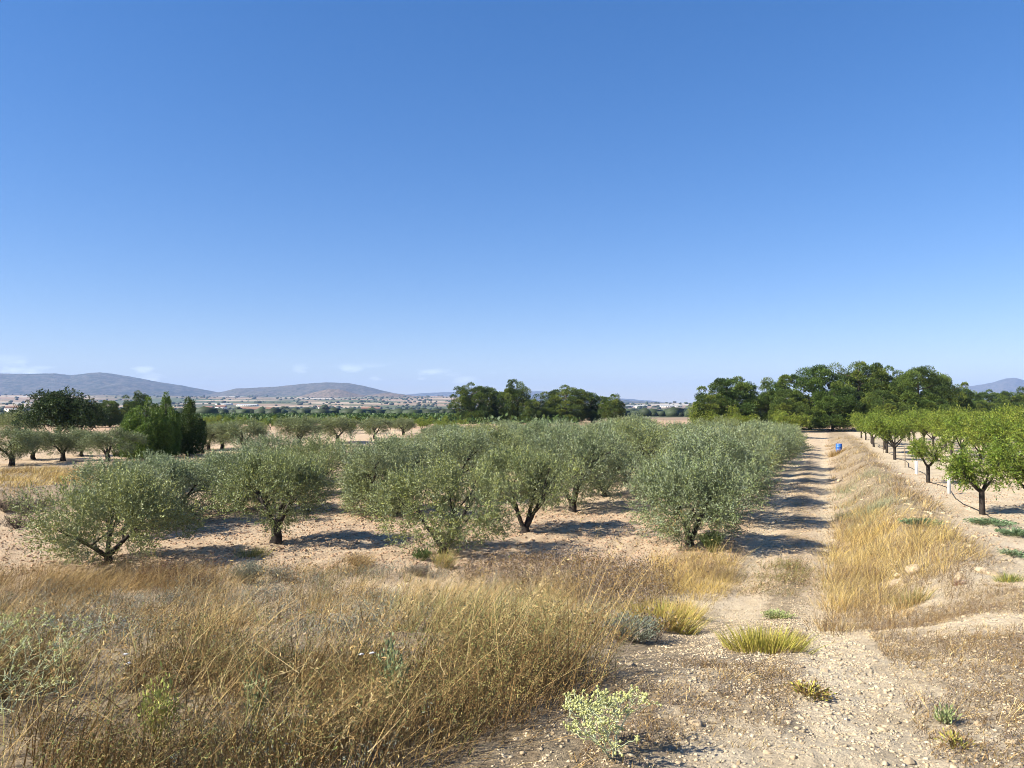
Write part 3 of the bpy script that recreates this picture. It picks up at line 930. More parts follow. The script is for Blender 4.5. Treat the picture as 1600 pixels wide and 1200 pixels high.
G3 = "paler pines at the far right"
for k, (px, top, hw, D, lab) in enumerate([
    (1515, 613, 22, 140, "paler pine right next to the end of the dark wood"), (1545, 609, 24, 150, "pale pine under the peak of the mountain, left of two"),
    (1578, 610, 22, 145, "pale pine below the mountain top"), (1606, 606, 24, 150, "pale pine cut by the right edge of the picture"),
    (1530, 625, 22, 120, "low pale pine in front of the far right group"), (1565, 626, 22, 118, "low pine behind the almond crowns on the right")]):
    put_pine(px, top, hw, D, k + 1, lab, G3)
G4 = "pines behind the cypresses"
for k, (px, top, hw, D, lab) in enumerate([
    (172, 624, 24, 100, "low round pine between the dark tree and the cypresses"), (210, 613, 21, 104, "taller pine peeking above the left cypress"), (148, 628, 18, 98, "pine half behind the dark broad tree"),
    (12, 645, 26, 120, "low pine at the left edge behind the terrace olives")]):
    put_pine(px, top, hw, D, k, lab, G4)

# ---- dark broad tree on the left
CB = np.array([(0.028, 0.055, 0.012), (0.038, 0.070, 0.015), (0.022, 0.044, 0.012), (0.055, 0.085, 0.02)])
def broad(seed):
    global rng
    keep = rng; rng = np.random.default_rng(seed)
    tr = MB(); tr.tube([[0, 0, -.2], [0, 0, .6], [.1, 0, 1.2]], [.22, .18, .14], 9, wob=.05)
    lobes = []; lm = MB()
    for k in range(34):
        az = rng.uniform(0, 6.28); q = rng.uniform(0.3, 2.5)
        top = 3.35 - 0.10 * q * q
        c = np.array([q * math.cos(az), q * math.sin(az) * 0.8, rng.uniform(1.1, max(1.2, top - .3))])
        lobes.append((c, np.array([.7, .7, .5]) * rng.uniform(.7, 1.15)))
        if k % 4 == 0: lm.tube(np.array([[.1, 0, 1.1], c * .5 + [0, 0, .5], c]), [.08, .05, .02], 5)
    for c in ((-1.2, 0, 3.1), (0.9, -.2, 3.25), (-0.3, .2, 3.0), (1.9, 0, 2.6), (2.8, 0, 1.9), (-2.5, 0, 2.2)):
        lobes.append((np.array(c), np.array([.75, .7, .5])))
    cr = MB(); P, d = lobe_points(lobes, 4200, .4)
    sprigs(cr, P, d + unit(len(P)) * .5 + np.array([0, 0, .2]), 9, .3, .12, .06, CB)
    res = (tr.mesh("trunk", M_bark, True), [lm.mesh("limb", M_bark, True)], cr.mesh("crown", M_leaf)); rng = keep
    return res
x, y = (92 - 800) / F_PX * 58, 58
place_tree("carob_tree", broad(601), (x, y, gz(x, y)), 0, (1.08, 1.0, 1.06), "wide dark green broadleaf tree above the terrace olives", "tree", None)
x, y = (30 - 800) / F_PX * 64, 64
place_tree("carob_tree", protos[1], (x, y, gz(x, y)), 0, (1.1, 1.0, .95), "low grey-green bush left of the wide dark tree", "tree", None)

# ---- cypress clumps
CY = np.array([(0.10, 0.165, 0.026), (0.135, 0.21, 0.034), (0.078, 0.135, 0.022), (0.17, 0.24, 0.042)])
def cypress(seed, h, rad, plumes, pal):
    global rng
    keep = rng; rng = np.random.default_rng(seed)
    tr = MB(); tr.tube([[0, 0, -.1], [0, 0, h * .5], [0, 0, h * .8]], [.12, .08, .03], 8)
    cr = MB(); P = []; D = []; K = []
    for k in range(plumes):
        az = rng.uniform(0, 6.28); q = rad * math.sqrt(rng.random()) * 0.85
        hb = h * (1 - 0.62 * (q / rad) ** 1.2) * rng.uniform(.80, 1.0)
        lean = q * 0.12
        n = int(620 * hb / h) + 200
        t = rng.random(n)
        wr = rng.uniform(.16, .24) * rad / .9 * np.sqrt(np.clip(1 - (t * 1.0) ** 3, 0, 1)) * (.55 + .45 * np.sin(np.clip(t * 2 + .3, 0, 1.57)))
        a = rng.uniform(0, 6.28, n)
        bulge = 1 + .25 * np.sin(t * 14 + a * 2 + k)
        x_ = q * math.cos(az) + lean * math.cos(az) * t + wr * bulge * np.cos(a)
        y_ = q * math.sin(az) + lean * math.sin(az) * t + wr * bulge * np.sin(a)
        P.append(np.stack([x_, y_, 0.05 + t * hb], -1)); D.append(np.stack([np.cos(a) * .55, np.sin(a) * .55, np.ones(n)], -1)); K.append(np.full(n, rng.uniform(.8, 1.2)))
    P = np.concatenate(P); D = np.concatenate(D)
    sprigs(cr, P, D + unit(len(P)) * .3, 4, .12, .065, .03, pal, .7)
    res = (tr.mesh("trunk", M_bark, True), [], cr.mesh("crown", M_leaf)); rng = keep
    return res
for px, py, h, rad, pl, sd, lab in [(203, 717, 2.3, .85, 16, 614, "lower bright green cypress skirting the left of the broad clump"), (228, 716, 3.45, 1.2, 28, 611, "broad bright green cypress clump with many upright plumes"), (258, 714, 3.5, .85, 16, 612, "tall cypress plume right of the broad clump"), (294, 712, 3.45, .85, 18, 613, "narrow dark cypress standing apart by a slit of light")]:
    x, y, z = at(px, py)
    place_tree("cypress", cypress(sd, h, rad, pl, CY * (0.5 if sd == 613 else 1.0)), (x, y, gz(x, y)), 0, 1.0, lab, "cypress", "cypresses on the left terrace")

# ------------------------------------------------------------------ grass and weeds
def in_poly(P, poly):
    x, y = P[:, 0], P[:, 1]; ins = np.zeros(len(P), bool)
    n = len(poly)
    for i in range(n):
        x1, y1 = poly[i]; x2, y2 = poly[(i + 1) % n]
        c = ((y1 > y) != (y2 > y)) & (x < (x2 - x1) * (y - y1) / (y2 - y1 + 1e-12) + x1)
        ins ^= c
    return ins

def region(px_poly):
    return [at(*p)[:2] for p in px_poly]

def scatter(poly, dens, clump=None, clump_r=0.14, seedn=None):
    """points in a ground polygon; clump = mean count per clump"""
    poly = np.array(poly); lo = poly.min(0); hi = poly.max(0)
    area = np.prod(hi - lo)
    n = int(area * dens)
    if clump:
        c = rng.uniform(lo, hi, (max(1, n // clump), 2))
        c = c[in_poly(c, poly)]
        k = rng.poisson(clump, len(c))
        idx = np.repeat(np.arange(len(c)), k)
        off = rng.normal(size=(len(idx), 2)) * clump_r
        return c[idx] + off, off / clump_r, idx
    p = rng.uniform(lo, hi, (n, 2)); p = p[in_poly(p, poly)]
    return p, rng.normal(size=p.shape), np.arange(len(p))

def add_grass(mb, poly, dens, h, w, pal, clump=14, clump_r=0.1, lean=0.25, splay=0.22, bend=0.35, wind=(1.0, 0.15), hvar=0.35, levels=3, world=False, mask=None):
    poly = poly if world else region(poly)
    p, off, idx = scatter(poly, dens, clump, clump_r)
    if mask is not None:
        keep = mask(p); p, off, idx = p[keep], off[keep], idx[keep]
    n = len(p)
    if n == 0: return
    z = ground_z(p[:, 0], p[:, 1])
    P = np.stack([p[:, 0], p[:, 1], z - 0.01], -1)
    m = idx.max() + 1
    ch = rng.uniform(1 - hvar, 1 + hvar, m)[idx]
    H = (1 + .6 * fbm(p[:, 0] * 1.2, p[:, 1] * 1.2, 2, 177)) * h * ch * rng.uniform(0.55, 1.15, n)
    cl = (rng.normal(size=(m, 2)) * .26)[idx]
    D = np.stack([off[:, 0] * splay + lean * wind[0] + cl[:, 0] + rng.normal(size=n) * .16, off[:, 1] * splay + lean * wind[1] + cl[:, 1] + rng.normal(size=n) * .16, np.ones(n)], -1)
    bd = rng.uniform(.3, 1.2, n)[:, None] * bend
    cur = np.stack([wind[0] + off[:, 0] * .5 + rng.normal(size=n) * .4, wind[1] + off[:, 1] * .5 + rng.normal(size=n) * .4, -rng.uniform(.1, .7, n)], -1) * bd
    pal = np.array(pal)
    pn = np.clip(fbm(p[:, 0] * 1.1, p[:, 1] * 1.1, 2, 123) + .5 + .25 * rng.normal(size=m)[idx], 0, .999)
    ci = (pn * len(pal)).astype(int)
    swap = rng.random(n) < .3
    ci[swap] = rng.integers(0, len(pal), swap.sum())
    c = pal[ci] * rng.uniform(.7, 1.25, n)[:, None]
    mb.blades(P, D, H, w * rng.uniform(.7, 1.3, n), cur, c, levels)

def add_weeds(mb, poly, dens, h, pal_stem, pal_fleck, flecks=10, fl=0.028, fw=0.011, clump=6, clump_r=0.12, lean=0.15, world=False, head=0.25, sw=0.005, mask=None):
    poly = poly if world else region(poly)
    p, off, idx = scatter(poly, dens, clump, clump_r)
    if mask is not None:
        keep = mask(p); p, off, idx = p[keep], off[keep], idx[keep]
    n = len(p)
    if n == 0: return
    z = ground_z(p[:, 0], p[:, 1])
    P = np.stack([p[:, 0], p[:, 1], z - .01], -1)
    m = idx.max() + 1
    H = (1 + .75 * fbm(p[:, 0] * 1.2, p[:, 1] * 1.2, 2, 177)) * h * rng.uniform(.65, 1.3, m)[idx] * rng.uniform(.6, 1.15, n)
    D = norm(np.stack([off[:, 0] * .22 + lean + rng.normal(size=n) * .15, off[:, 1] * .22 + rng.normal(size=n) * .15, np.ones(n)], -1))
    cur = np.stack([rng.normal(size=n) * .15 + .1, rng.normal(size=n) * .15, -rng.uniform(0, .2, n)], -1)
    ps = np.array(pal_stem); pf = np.array(pal_fleck)
    mb.blades(P, D, H, sw * rng.uniform(.7, 1.4, n), cur, ps[rng.integers(0, len(ps), n)] * rng.uniform(.7, 1.2, n)[:, None], 3)
    t = (head + (1 - head) * rng.random((n, flecks)) ** .8).ravel()
    Pr = np.repeat(P, flecks, 0); Dr = np.repeat(D, flecks, 0); Hr = np.repeat(H, flecks)[:, None]; Cr = np.repeat(cur, flecks, 0)
    Q = Pr + Dr * Hr * t[:, None] + Cr * Hr * (t ** 2)[:, None]
    A = norm(Dr * .5 + unit(n * flecks))
    Q = Q + A * 0.012
    cc = np.repeat(pf[rng.integers(0, len(pf), m)][idx], flecks, 0)
    sw_ = rng.random(n * flecks) < .35
    cc[sw_] = pf[rng.integers(0, len(pf), sw_.sum())]
    mb.leaves(Q, A, unit(n * flecks), fl * rng.uniform(.6, 1.5, n * flecks), fw * rng.uniform(.7, 1.4, n * flecks), cc * rng.uniform(.7, 1.25, n * flecks)[:, None])

STRAW = [(0.50, 0.36, 0.15), (0.42, 0.29, 0.11), (0.56, 0.43, 0.21), (0.36, 0.23, 0.085)]
BROWN = [(0.20, 0.12, 0.045), (0.28, 0.175, 0.07), (0.14, 0.085, 0.035), (0.23, 0.165, 0.065)]
OLIV = [(0.19, 0.18, 0.06), (0.25, 0.22, 0.075), (0.15, 0.155, 0.05), (0.30, 0.25, 0.09)]
GREYB = [(0.22, 0.17, 0.13), (0.28, 0.22, 0.16), (0.17, 0.13, 0.10)]
GOLD = [(0.55, 0.39, 0.11), (0.48, 0.34, 0.11), (0.60, 0.46, 0.18), (0.42, 0.32, 0.12)]
YG = [(0.33, 0.31, 0.055), (0.40, 0.36, 0.07), (0.26, 0.25, 0.05), (0.46, 0.36, 0.10)]
GREEN = [(0.12, 0.17, 0.045), (0.16, 0.20, 0.06), (0.10, 0.14, 0.04)]

mass = [(-140, 1060), (0, 1045), (250, 1040), (470, 1045), (640, 1030), (800, 1020), (930, 1045), (960, 1075), (900, 1090), (830, 1120), (760, 1150), (640, 1185), (560, 1260), (-250, 1330)]
edge = [(560, 1180), (760, 1130), (930, 1075), (985, 1080), (960, 1100), (860, 1140), (760, 1190), (640, 1230), (500, 1250)]
gap = lambda p: fbm(p[:, 0] * 1.5, p[:, 1] * 1.5, 3, 141) > -.07
STRAW = [tuple(.86 * q for q in c) for c in STRAW]
patch = lambda f, c, sd: (lambda p: fbm(p[:, 0] * f, p[:, 1] * f, 3, sd) > c)

g = MB()
add_weeds(g, mass, 800, .37, BROWN, BROWN + OLIV + [(0.36, 0.27, 0.11)], 15, .015, .0055, 10, .10, .06, head=.2, mask=gap)
add_weeds(g, mass, 110, .50, BROWN + STRAW, OLIV + [(0.22, .24, .07), (.16, .18, .06)], 14, .016, .006, 10, .08, .04, head=.3, mask=gap)
add_weeds(g, mass, 34, .82, STRAW, STRAW + [(.40, .27, .12)], 16, .022, .006, 5, .06, .30, head=.72, sw=.0045)
add_weeds(g, mass, 130, .32, GREYB, [(.24, .25, .17), (.30, .30, .22), (.2, .2, .15)], 16, .016, .006, 14, .10, .02, head=.2, mask=patch(.8, .08, 151))
add_weeds(g, [(900, 1085), (800, 1135), (640, 1195), (560, 1260), (420, 1250), (640, 1120), (860, 1060)], 240, .26, BROWN, BROWN + OLIV, 12, .015, .005, 7, .12, .15, head=.1)
tag(obj("brown_weeds", g.mesh("brown_weeds", M_grass)), "tangled brown and olive dry weeds filling the near left", None, None, "stuff")
g = MB()
# criss-cross tangle of fallen stalks inside the weeds
p_, _, _ = scatter(region(mass), 260)
n_ = len(p_); z_ = ground_z(p_[:, 0], p_[:, 1]) + rng.uniform(.02, .38, n_)
az_ = rng.uniform(0, 6.28, n_)
g.blades(np.stack([p_[:, 0], p_[:, 1], z_], -1), np.stack([np.cos(az_), np.sin(az_), rng.uniform(-.2, .9, n_)], -1), rng.uniform(.12, .4, n_), rng.uniform(.003, .006, n_), rng.normal(size=(n_, 3)) * .12, np.array(BROWN + STRAW + OLIV)[rng.integers(0, 12, n_)])
add_grass(g, mass, 320, .35, .005, BROWN + OLIV + BROWN + STRAW, 16, .09, .18, .34, .35, mask=gap)
add_grass(g, mass, 90, .55, .006, STRAW + BROWN + BROWN, 24, .06, .38, .22, .30, mask=patch(.9, .0, 131))
add_grass(g, mass, 18, .85, .005, STRAW, 3, .05, .45, .25, .30)
add_grass(g, [(420, 1240), (470, 1130), (600, 1060), (740, 1030), (900, 1045), (740, 1120), (640, 1230)], 180, .42, .0045, STRAW + BROWN, 34, .08, .42, .2, .35)
add_grass(g, edge, 420, .16, .004, BROWN + STRAW, 8, .12, .5, .6, .5)
tag(obj("dry_grass", g.mesh("dry_grass", M_grass)), "straw grass leaning right over the tangled near weeds", None, None, "stuff")

g = MB()
# mid band behind the near mass: golden grass at the left, grey weeds in the centre
add_grass(g, [(-60, 905), (60, 895), (200, 900), (330, 905), (330, 925), (190, 938), (0, 945), (-80, 945)], 520, .52, .006, STRAW + BROWN, 26, .12, .40, .25, .35)
add_grass(g, [(-60, 945), (200, 940), (420, 930), (640, 935), (640, 970), (300, 985), (0, 985), (-80, 985)], 200, .28, .006, STRAW + BROWN + OLIV, 22, .10, .35, .35, .4)
add_grass(g, [(350, 880), (640, 895), (760, 905), (1000, 920), (960, 960), (700, 960), (420, 935)], 150, .30, .006, STRAW + OLIV, 22, .1, .3, .35, .4)
add_grass(g, [(600, 950), (700, 935), (860, 945), (960, 985), (900, 1010), (700, 1000), (600, 990)], 380, .44, .006, STRAW + OLIV + [(0.30, .32, .16), (.36, .38, .2)], 34, .11, .35, .25, .35)
add_grass(g, [(1010, 880), (1060, 868), (1150, 872), (1150, 912), (1090, 940), (1000, 930)], 620, .36, .006, GOLD + BROWN, 26, .12, .15, .35, .35)
add_grass(g, [(1130, 885), (1140, 880), (1160, 900), (1120, 950), (1075, 960)], 420, .25, .005, GOLD + BROWN, 20, .1, .15, .35, .35)
tag(obj("dry_grass", g.mesh("dry_grass", M_grass)), "band of golden dry grass between the near weeds and the olives", None, None, "stuff")

g = MB()
add_weeds(g, [(700, 895), (820, 882), (960, 890), (1040, 900), (1050, 940), (960, 960), (860, 935), (720, 925)], 200, .42, GREYB, GREYB + BROWN, 9, .03, .016, 8, .12, .05, head=.45)
add_weeds(g, [(210, 905), (340, 895), (330, 925), (220, 930)], 150, .42, BROWN + GREYB, BROWN + [(0.12, .05, .04)], 9, .028, .014, 8, .12, .05, head=.45)
add_weeds(g, [(860, 985), (960, 960), (1040, 955), (1020, 1000), (930, 1020)], 220, .30, GREYB + BROWN, GREYB + BROWN, 9, .028, .012, 8, .1)
STRAW = [tuple(q / .86 for q in c) for c in STRAW]
mid = [(-60, 960), (200, 890), (640, 890), (760, 905), (960, 930), (900, 985), (640, 1000), (300, 1010), (0, 1010)]
add_weeds(g, mid, 150, .26, GREYB, [(.26, .28, .20), (.20, .22, .15), (.30, .30, .24), (.22, .17, .13)], 13, .02, .008, 16, .13, .03, head=.15, mask=lambda p: fbm(p[:, 0] * 1.1, p[:, 1] * 1.1, 3, 161) > .10)
add_weeds(g, mid, 120, .40, BROWN, BROWN + [(.10, .07, .045)], 12, .018, .007, 10, .10, .10, head=.2, mask=lambda p: fbm(p[:, 0] * 1.3, p[:, 1] * 1.3, 3, 163) > .16)
add_grass(g, mid, 260, .50, .006, STRAW + STRAW + BROWN, 24, .09, .38, .3, .35, mask=lambda p: fbm(p[:, 0] * 1.2, p[:, 1] * 1.2, 3, 165) > .12)
add_weeds(g, [(1285, 1000), (1290, 900), (1330, 880), (1480, 900), (1560, 880), (1580, 930), (1460, 975), (1360, 1000)], 110, .22, BROWN + GREYB, BROWN + GREYB, 11, .018, .006, 10, .12, .05, head=.15)
add_weeds(g, [(1300, 850), (1320, 810), (1500, 850), (1560, 890), (1500, 905), (1300, 950)], 60, .30, BROWN + GREYB, BROWN + GREYB, 11, .02, .007, 10, .12, .05, head=.15)
tag(obj("dead_weeds", g.mesh("dead_weeds", M_grass)), "dead grey-brown weeds with dark seed heads below the olives", None, None, "stuff")

# right bank, golden grass
g = MB()
add_grass(g, [(1292, 958), (1285, 905), (1300, 850), (1312, 815), (1335, 797), (1400, 806), (1470, 830), (1530, 865), (1545, 880), (1470, 900), (1400, 920), (1380, 955)], 560, .40, .006, GOLD + STRAW + BROWN + GOLD, 26, .12, .10, .42, .4)
add_grass(g, [(1290, 985), (1290, 930), (1400, 935), (1440, 960), (1400, 975), (1320, 1000)], 350, .22, .006, STRAW + BROWN, 18, .12, .12, .4, .4)
def bank_poly(a, b, y0_, y1_):
    return [(a + ROW * y0_, y0_), (b + ROW * y0_, y0_), (b + ROW * y1_, y1_), (a + ROW * y1_, y1_)]
for y0_, y1_, dn, hh in ((18, 25, 330, .30), (25, 36, 210, .22), (36, 48, 150, .22), (48, 66, 110, .26)):
    add_grass(g, bank_poly(.45, 3.0, y0_, y1_), dn, hh, .010, GREYB + BROWN + STRAW + GREYB + [(0.33, .25, .13), (.28, .25, .14), (.36, .29, .18)], 26, .16, .1, .4, .35, world=True,
              mask=lambda p: fbm(p[:, 0] * .9, p[:, 1] * .9, 2, 90) > -.08)
add_grass(g, bank_poly(.5, 2.2, 18, 30), 120, .34, .007, [(.25, .25, .13), (.3, .3, .17), (.2, .2, .11)], 26, .13, .1, .35, .35, world=True)
tag(obj("dry_grass", g.mesh("dry_grass", M_grass)), "golden dry grass covering the bank beside the track", None, None, "stuff")

# weeds in the middle of the track and thin stubble
g = MB()
add_grass(g, [(1165, 930), (1185, 885), (1255, 885), (1262, 915), (1235, 935)], 380, .20, .006, BROWN + OLIV, 18, .12, .1, .45, .4)
add_weeds(g, [(1165, 930), (1185, 885), (1255, 885), (1262, 915), (1235, 935)], 120, .18, BROWN, BROWN + OLIV, 7, .025, .01, 7, .1)
add_grass(g, bank_poly(-1.0, -.25, 14.5, 44), 110, .09, .007, STRAW + BROWN + OLIV, 12, .10, .1, .6, .4, world=True, mask=lambda p: fbm(p[:, 0] * .9, p[:, 1] * .9, 3, 95) > .02)
tag(obj("track_weeds", g.mesh("track_weeds", M_grass)), "low brown weeds down the middle of the track", None, None, "stuff")
g = MB()
near_right = [(620, 1260), (760, 1150), (950, 1060), (1100, 1030), (1290, 985), (1420, 950), (1540, 905), (1640, 900), (1800, 1010), (1800, 1300), (600, 1300)]
off_rut = lambda p: (np.abs(ucoord(p[:, 0], p[:, 1]) - .15) > .32) & (np.abs(ucoord(p[:, 0], p[:, 1]) + 1.45) > .28)
msk = lambda p: (fbm(p[:, 0] * .9, p[:, 1] * .9, 3, 71) > -.12) & off_rut(p)
add_grass(g, near_right, 1100, .06, .0055, BROWN + GREYB + [(.14, .10, .06)] + STRAW, 9, .09, .3, 1.0, .5, mask=msk)
add_weeds(g, near_right, 380, .06, BROWN + GREYB, BROWN + GREYB, 8, .012, .004, 8, .10, .1, mask=lambda p: (fbm(p[:, 0] * .9, p[:, 1] * .9, 3, 71) > .0) & off_rut(p))
add_grass(g, near_right, 130, .11, .004, STRAW + BROWN, 22, .05, .2, .6, .5, mask=msk)
tag(obj("stubble", g.mesh("stubble", M_grass)), "short dry stubble thinly covering the stony ground", None, None, "stuff")
g = MB()
add_grass(g, [(-80, 770), (70, 768), (160, 762), (190, 742), (100, 734), (-80, 738)], 190, .30, .012, GOLD + STRAW, 22, .2, .2, .35, .3)
add_grass(g, [(150, 740), (330, 728), (420, 720), (420, 712), (200, 722)], 40, .22, .014, STRAW + BROWN, 16, .2, .2, .35, .3)
tag(obj("dry_grass", g.mesh("dry_grass", M_grass)), "pale yellow grass on the left terrace below the olives", None, None, "stuff")

# vineyard rows and far scrub
g = MB()
P = []
for D in np.arange(118, 300, 3.0):
    xs = np.arange((280 - 800) / F_PX * D, (900 - 800) / F_PX * D, 0.9)
    xs = xs + rng.normal(size=len(xs)) * .2
    P.append(np.stack([xs, D + rng.normal(size=len(xs)) * .3, 0 * xs], -1))
P = np.concatenate(P); P[:, 2] = ground_z(P[:, 0], P[:, 1], False)
VN = np.array([(0.07, 0.115, 0.022), (0.09, 0.135, 0.03), (0.055, 0.09, 0.02)])
n = len(P); kk = 6
Pq = np.repeat(P, kk, 0) + rng.normal(size=(n * kk, 3)) * [.35, .25, .2] + [0, 0, .55]
g.leaves(Pq, unit(n * kk), unit(n * kk), .8, .5, VN[rng.integers(0, 3, n * kk)] * rng.uniform(.7, 1.3, n * kk)[:, None])
tag(obj("vineyard", g.mesh("vineyard", M_leaf)), "flat dark green vineyard rows beyond the left olives", None, None, "stuff")
g = MB()
n = 5200
rr = np.exp(rng.uniform(math.log(330), math.log(4200), n)); aa = R(1) * rng.uniform(-36, 18, n)
xs, ys = rr * np.sin(aa), rr * np.cos(aa)
keep = fbm(xs / 160, ys / 60, 3, 77) > -0.02
xs, ys, rr = xs[keep], ys[keep], rr[keep]
zs = ground_z(xs, ys, False)
for i in range(len(xs)):
    s = rng.uniform(1.2, 3.2) * (1 + rr[i] / 4000)
    g.blob((xs[i], ys[i], zs[i] + s * .45), (s * rng.uniform(.9, 1.7), s, s * .8), int(i), np.array((0.05, 0.065, 0.03)) * rng.uniform(.6, 1.4), .3, 0)
tag(obj("far_scrub", g.mesh("far_scrub", M_needle)), "dark scrub and trees dotted over the far valley", None, None, "stuff")

# soil clods and stones
def stones(name, polys, mat, kind_label, ico=0):
    g = MB(); V0, F0 = ICO[ico]
    for poly, dens, smin, smax, cols, world in polys:
        poly = poly if world else region(poly)
        p, _, _ = scatter(poly, dens)
        n = len(p)
        s = smin * (smax / smin) ** (rng.random(n) ** 2.2)
        z = ground_z(p[:, 0], p[:, 1])
        th = rng.uniform(0, 6.28, n); c, s_ = np.cos(th), np.sin(th)
        V = V0[None] * (1 + .34 * rng.normal(size=(n, len(V0), 1))) * s[:, None, None] * np.stack([rng.uniform(.8, 1.4, n), rng.uniform(.7, 1.1, n), rng.uniform(.45, .8, n)], -1)[:, None, :]
        V = np.stack([V[..., 0] * c[:, None] - V[..., 1] * s_[:, None], V[..., 0] * s_[:, None] + V[..., 1] * c[:, None], V[..., 2]], -1)
        V = V + np.stack([p[:, 0], p[:, 1], z + s * .1], -1)[:, None, :]
        Fq = (F0[None] + (np.arange(n) * len(V0))[:, None, None]).reshape(-1, 3)
        cols_ = np.array(cols)
        tt = np.repeat(cols_[rng.integers(0, len(cols_), n)] * rng.uniform(.75, 1.15, n)[:, None], len(V0), 0)
        g.add(V.reshape(-1, 3), Fq, tt)
    return tag(obj(name, g.mesh(name, mat)), kind_label, None, None, "stuff")
near_bare = [(640, 1300), (900, 1090), (960, 1040), (1050, 990), (1130, 900), (1290, 890), (1300, 985), (1420, 950), (1540, 905), (1640, 900), (1800, 1010), (1800, 1300)]
stones("gravel", [(near_bare, 900, .004, .013, [(1.05, 1.02, .97), (.95, .9, .8), (1.1, 1.08, 1.02)], False),
                  (near_bare, 7, .012, .028, [(1, .97, .92), (.92, .86, .76), (1.05, 1.02, .97)], False),
                  ([(1120, 1060), (1240, 940), (1290, 940), (1400, 1080), (1420, 1180), (1260, 1150)], 450, .005, .017, [(1, 1, .95), (1.06, 1.04, 1.0)], False),
                  (bank_poly(-2.2, .6, 13, 34), 150, .008, .028, [(1, .9, .78), (.9, .8, .68)], True),
                  (bank_poly(.6, 3.2, 11.5, 30), 14, .015, .07, [(1, .95, .85)], True),
                  ([(250, 930), (640, 935), (640, 1010), (250, 1020)], 45, .008, .03, [(.9, .85, .8)], False)],
       M_stone, "pale gravel strewn over the track and near ground")
stones("soil_clods", [([(0, 905), (200, 880), (640, 890), (1140, 890), (1170, 820), (600, 770), (260, 790), (0, 830)], 150, .008, .04, [(1, 1, 1), (.9, .88, .86), (1.08, 1.05, 1.0)], False),
                      (bank_poly(3.0, 9.0, 14, 30), 45, .010, .04, [(1.1, 1.15, 1.15), (1.2, 1.25, 1.25)], True)],
       M_clod, "tilled soil clods between the olive trees")

# ------------------------------------------------------------------ single plants
def tussock(px, py, n, h, r_, pal, label, name="grass_tussock", cat="grass tuft", splay=.5, lean=.1, w=.006, group=None):
    x, y, z = at(px, py)
    g = MB()
    off = np.clip(rng.normal(size=(n, 2)) * .5, -.95, .95)
    p = off * r_ + np.array([x, y])
    z_ = ground_z(p[:, 0], p[:, 1]); zz = gz(x, y)
    P = np.stack([p[:, 0] - x, p[:, 1] - y, z_ - zz - .01], -1)
    D = np.stack([off[:, 0] * splay + lean + rng.normal(size=n) * .12, off[:, 1] * splay + rng.normal(size=n) * .12, np.ones(n)], -1)
    cur = np.stack([off[:, 0] * .5 + rng.normal(size=n) * .2, off[:, 1] * .5 + rng.normal(size=n) * .2, -rng.uniform(.05, .4, n)], -1) * .45
    pal = np.array(pal)
    g.blades(P, D, h * rng.uniform(.5, 1.15, n), w * rng.uniform(.7, 1.3, n), cur, pal[rng.integers(0, len(pal), n)] * rng.uniform(.7, 1.25, n)[:, None], 3)
    return tag(obj(name, g.mesh(name, M_grass), None, (x, y, zz)), label, cat, group)

tussock(1195, 1016, 1100, .24, .29, YG, "yellow-green grass tussock in the middle of the track", lean=.05)
tussock(1032, 985, 1500, .40, .34, GOLD + YG, "golden tussock at the left edge of the track", lean=.1)
tussock(1066, 965, 700, .36, .24, GOLD, "smaller golden tussock just behind the one at the track edge")
tussock(693, 888, 600, .40, .14, GREEN + STRAW + YG, "greenish tuft at the foot of the olive with suckers")
tussock(395, 868, 500, .22, .34, OLIV + YG, "low olive-green tuft just left of the single-trunk olive's foot")
tussock(1578, 908, 350, .16, .16, GREEN + YG, "small fresh green tuft at the right edge among stones")
tussock(1425, 945, 500, .30, .22, STRAW + OLIV, "straw tuft in front of the bank boulders")
tussock(1497, 915, 90, .14, .09, [(.30, .16, .12), (.36, .2, .15), (.26, .15, .1)], "small reddish dry weed beside the white bank stones", "red_weed", "weed", .7)
tussock(1306, 712, 500, .5, .5, STRAW + BROWN, "straw tuft half hiding the blue barrel", lean=.1, w=.012)
tussock(1365, 800, 900, .36, .40, [(.30, .30, .17), (.36, .35, .2), (.25, .25, .14)], "grey-green tussock on the bank behind the golden grass")

def shrub(px, py, h, r_, pal_s, pal_f, label, n=150, name="grey_shrub", cat="shrub", fl=.022, flecks=14, group=None):
    x, y, z = at(px, py); zz = gz(x, y)
    st = MB(); lf = MB()
    az = rng.uniform(0, 6.28, n); q = np.sqrt(rng.random(n))
    tip = np.stack([np.cos(az) * q * r_, np.sin(az) * q * r_, h * np.sqrt(np.clip(1 - .6 * q ** 2, .1, 1)) * rng.uniform(.75, 1.1, n)], -1)
    P = np.stack([np.cos(az) * q * r_ * .15, np.sin(az) * q * r_ * .15, np.full(n, -.01)], -1)
    L = np.linalg.norm(tip - P, axis=1)
    ps = np.array(pal_s); pf = np.array(pal_f)
    st.blades(P, tip - P, L, .006, rng.normal(size=(n, 3)) * .06, ps[rng.integers(0, len(ps), n)], 3)
    t = rng.uniform(.35, 1.02, (n, flecks)).ravel()
    Q = np.repeat(P, flecks, 0) + np.repeat(tip - P, flecks, 0) * t[:, None] + rng.normal(size=(n * flecks, 3)) * .015
    A = norm(np.repeat(tip - P, flecks, 0) * 1.5 / h + unit(n * flecks) * .7)
    lf.leaves(Q, A, unit(n * flecks), fl * rng.uniform(.6, 1.4, n * flecks), fl * .35, pf[rng.integers(0, len(pf), n * flecks)] * rng.uniform(.7, 1.25, n * flecks)[:, None])
    t_ = thing(name, label, cat, (x, y, zz), 0, group)
    obj("stems", st.mesh("stems", M_grass), t_)
    obj("foliage", lf.mesh("foliage", M_grass), t_)
    return t_
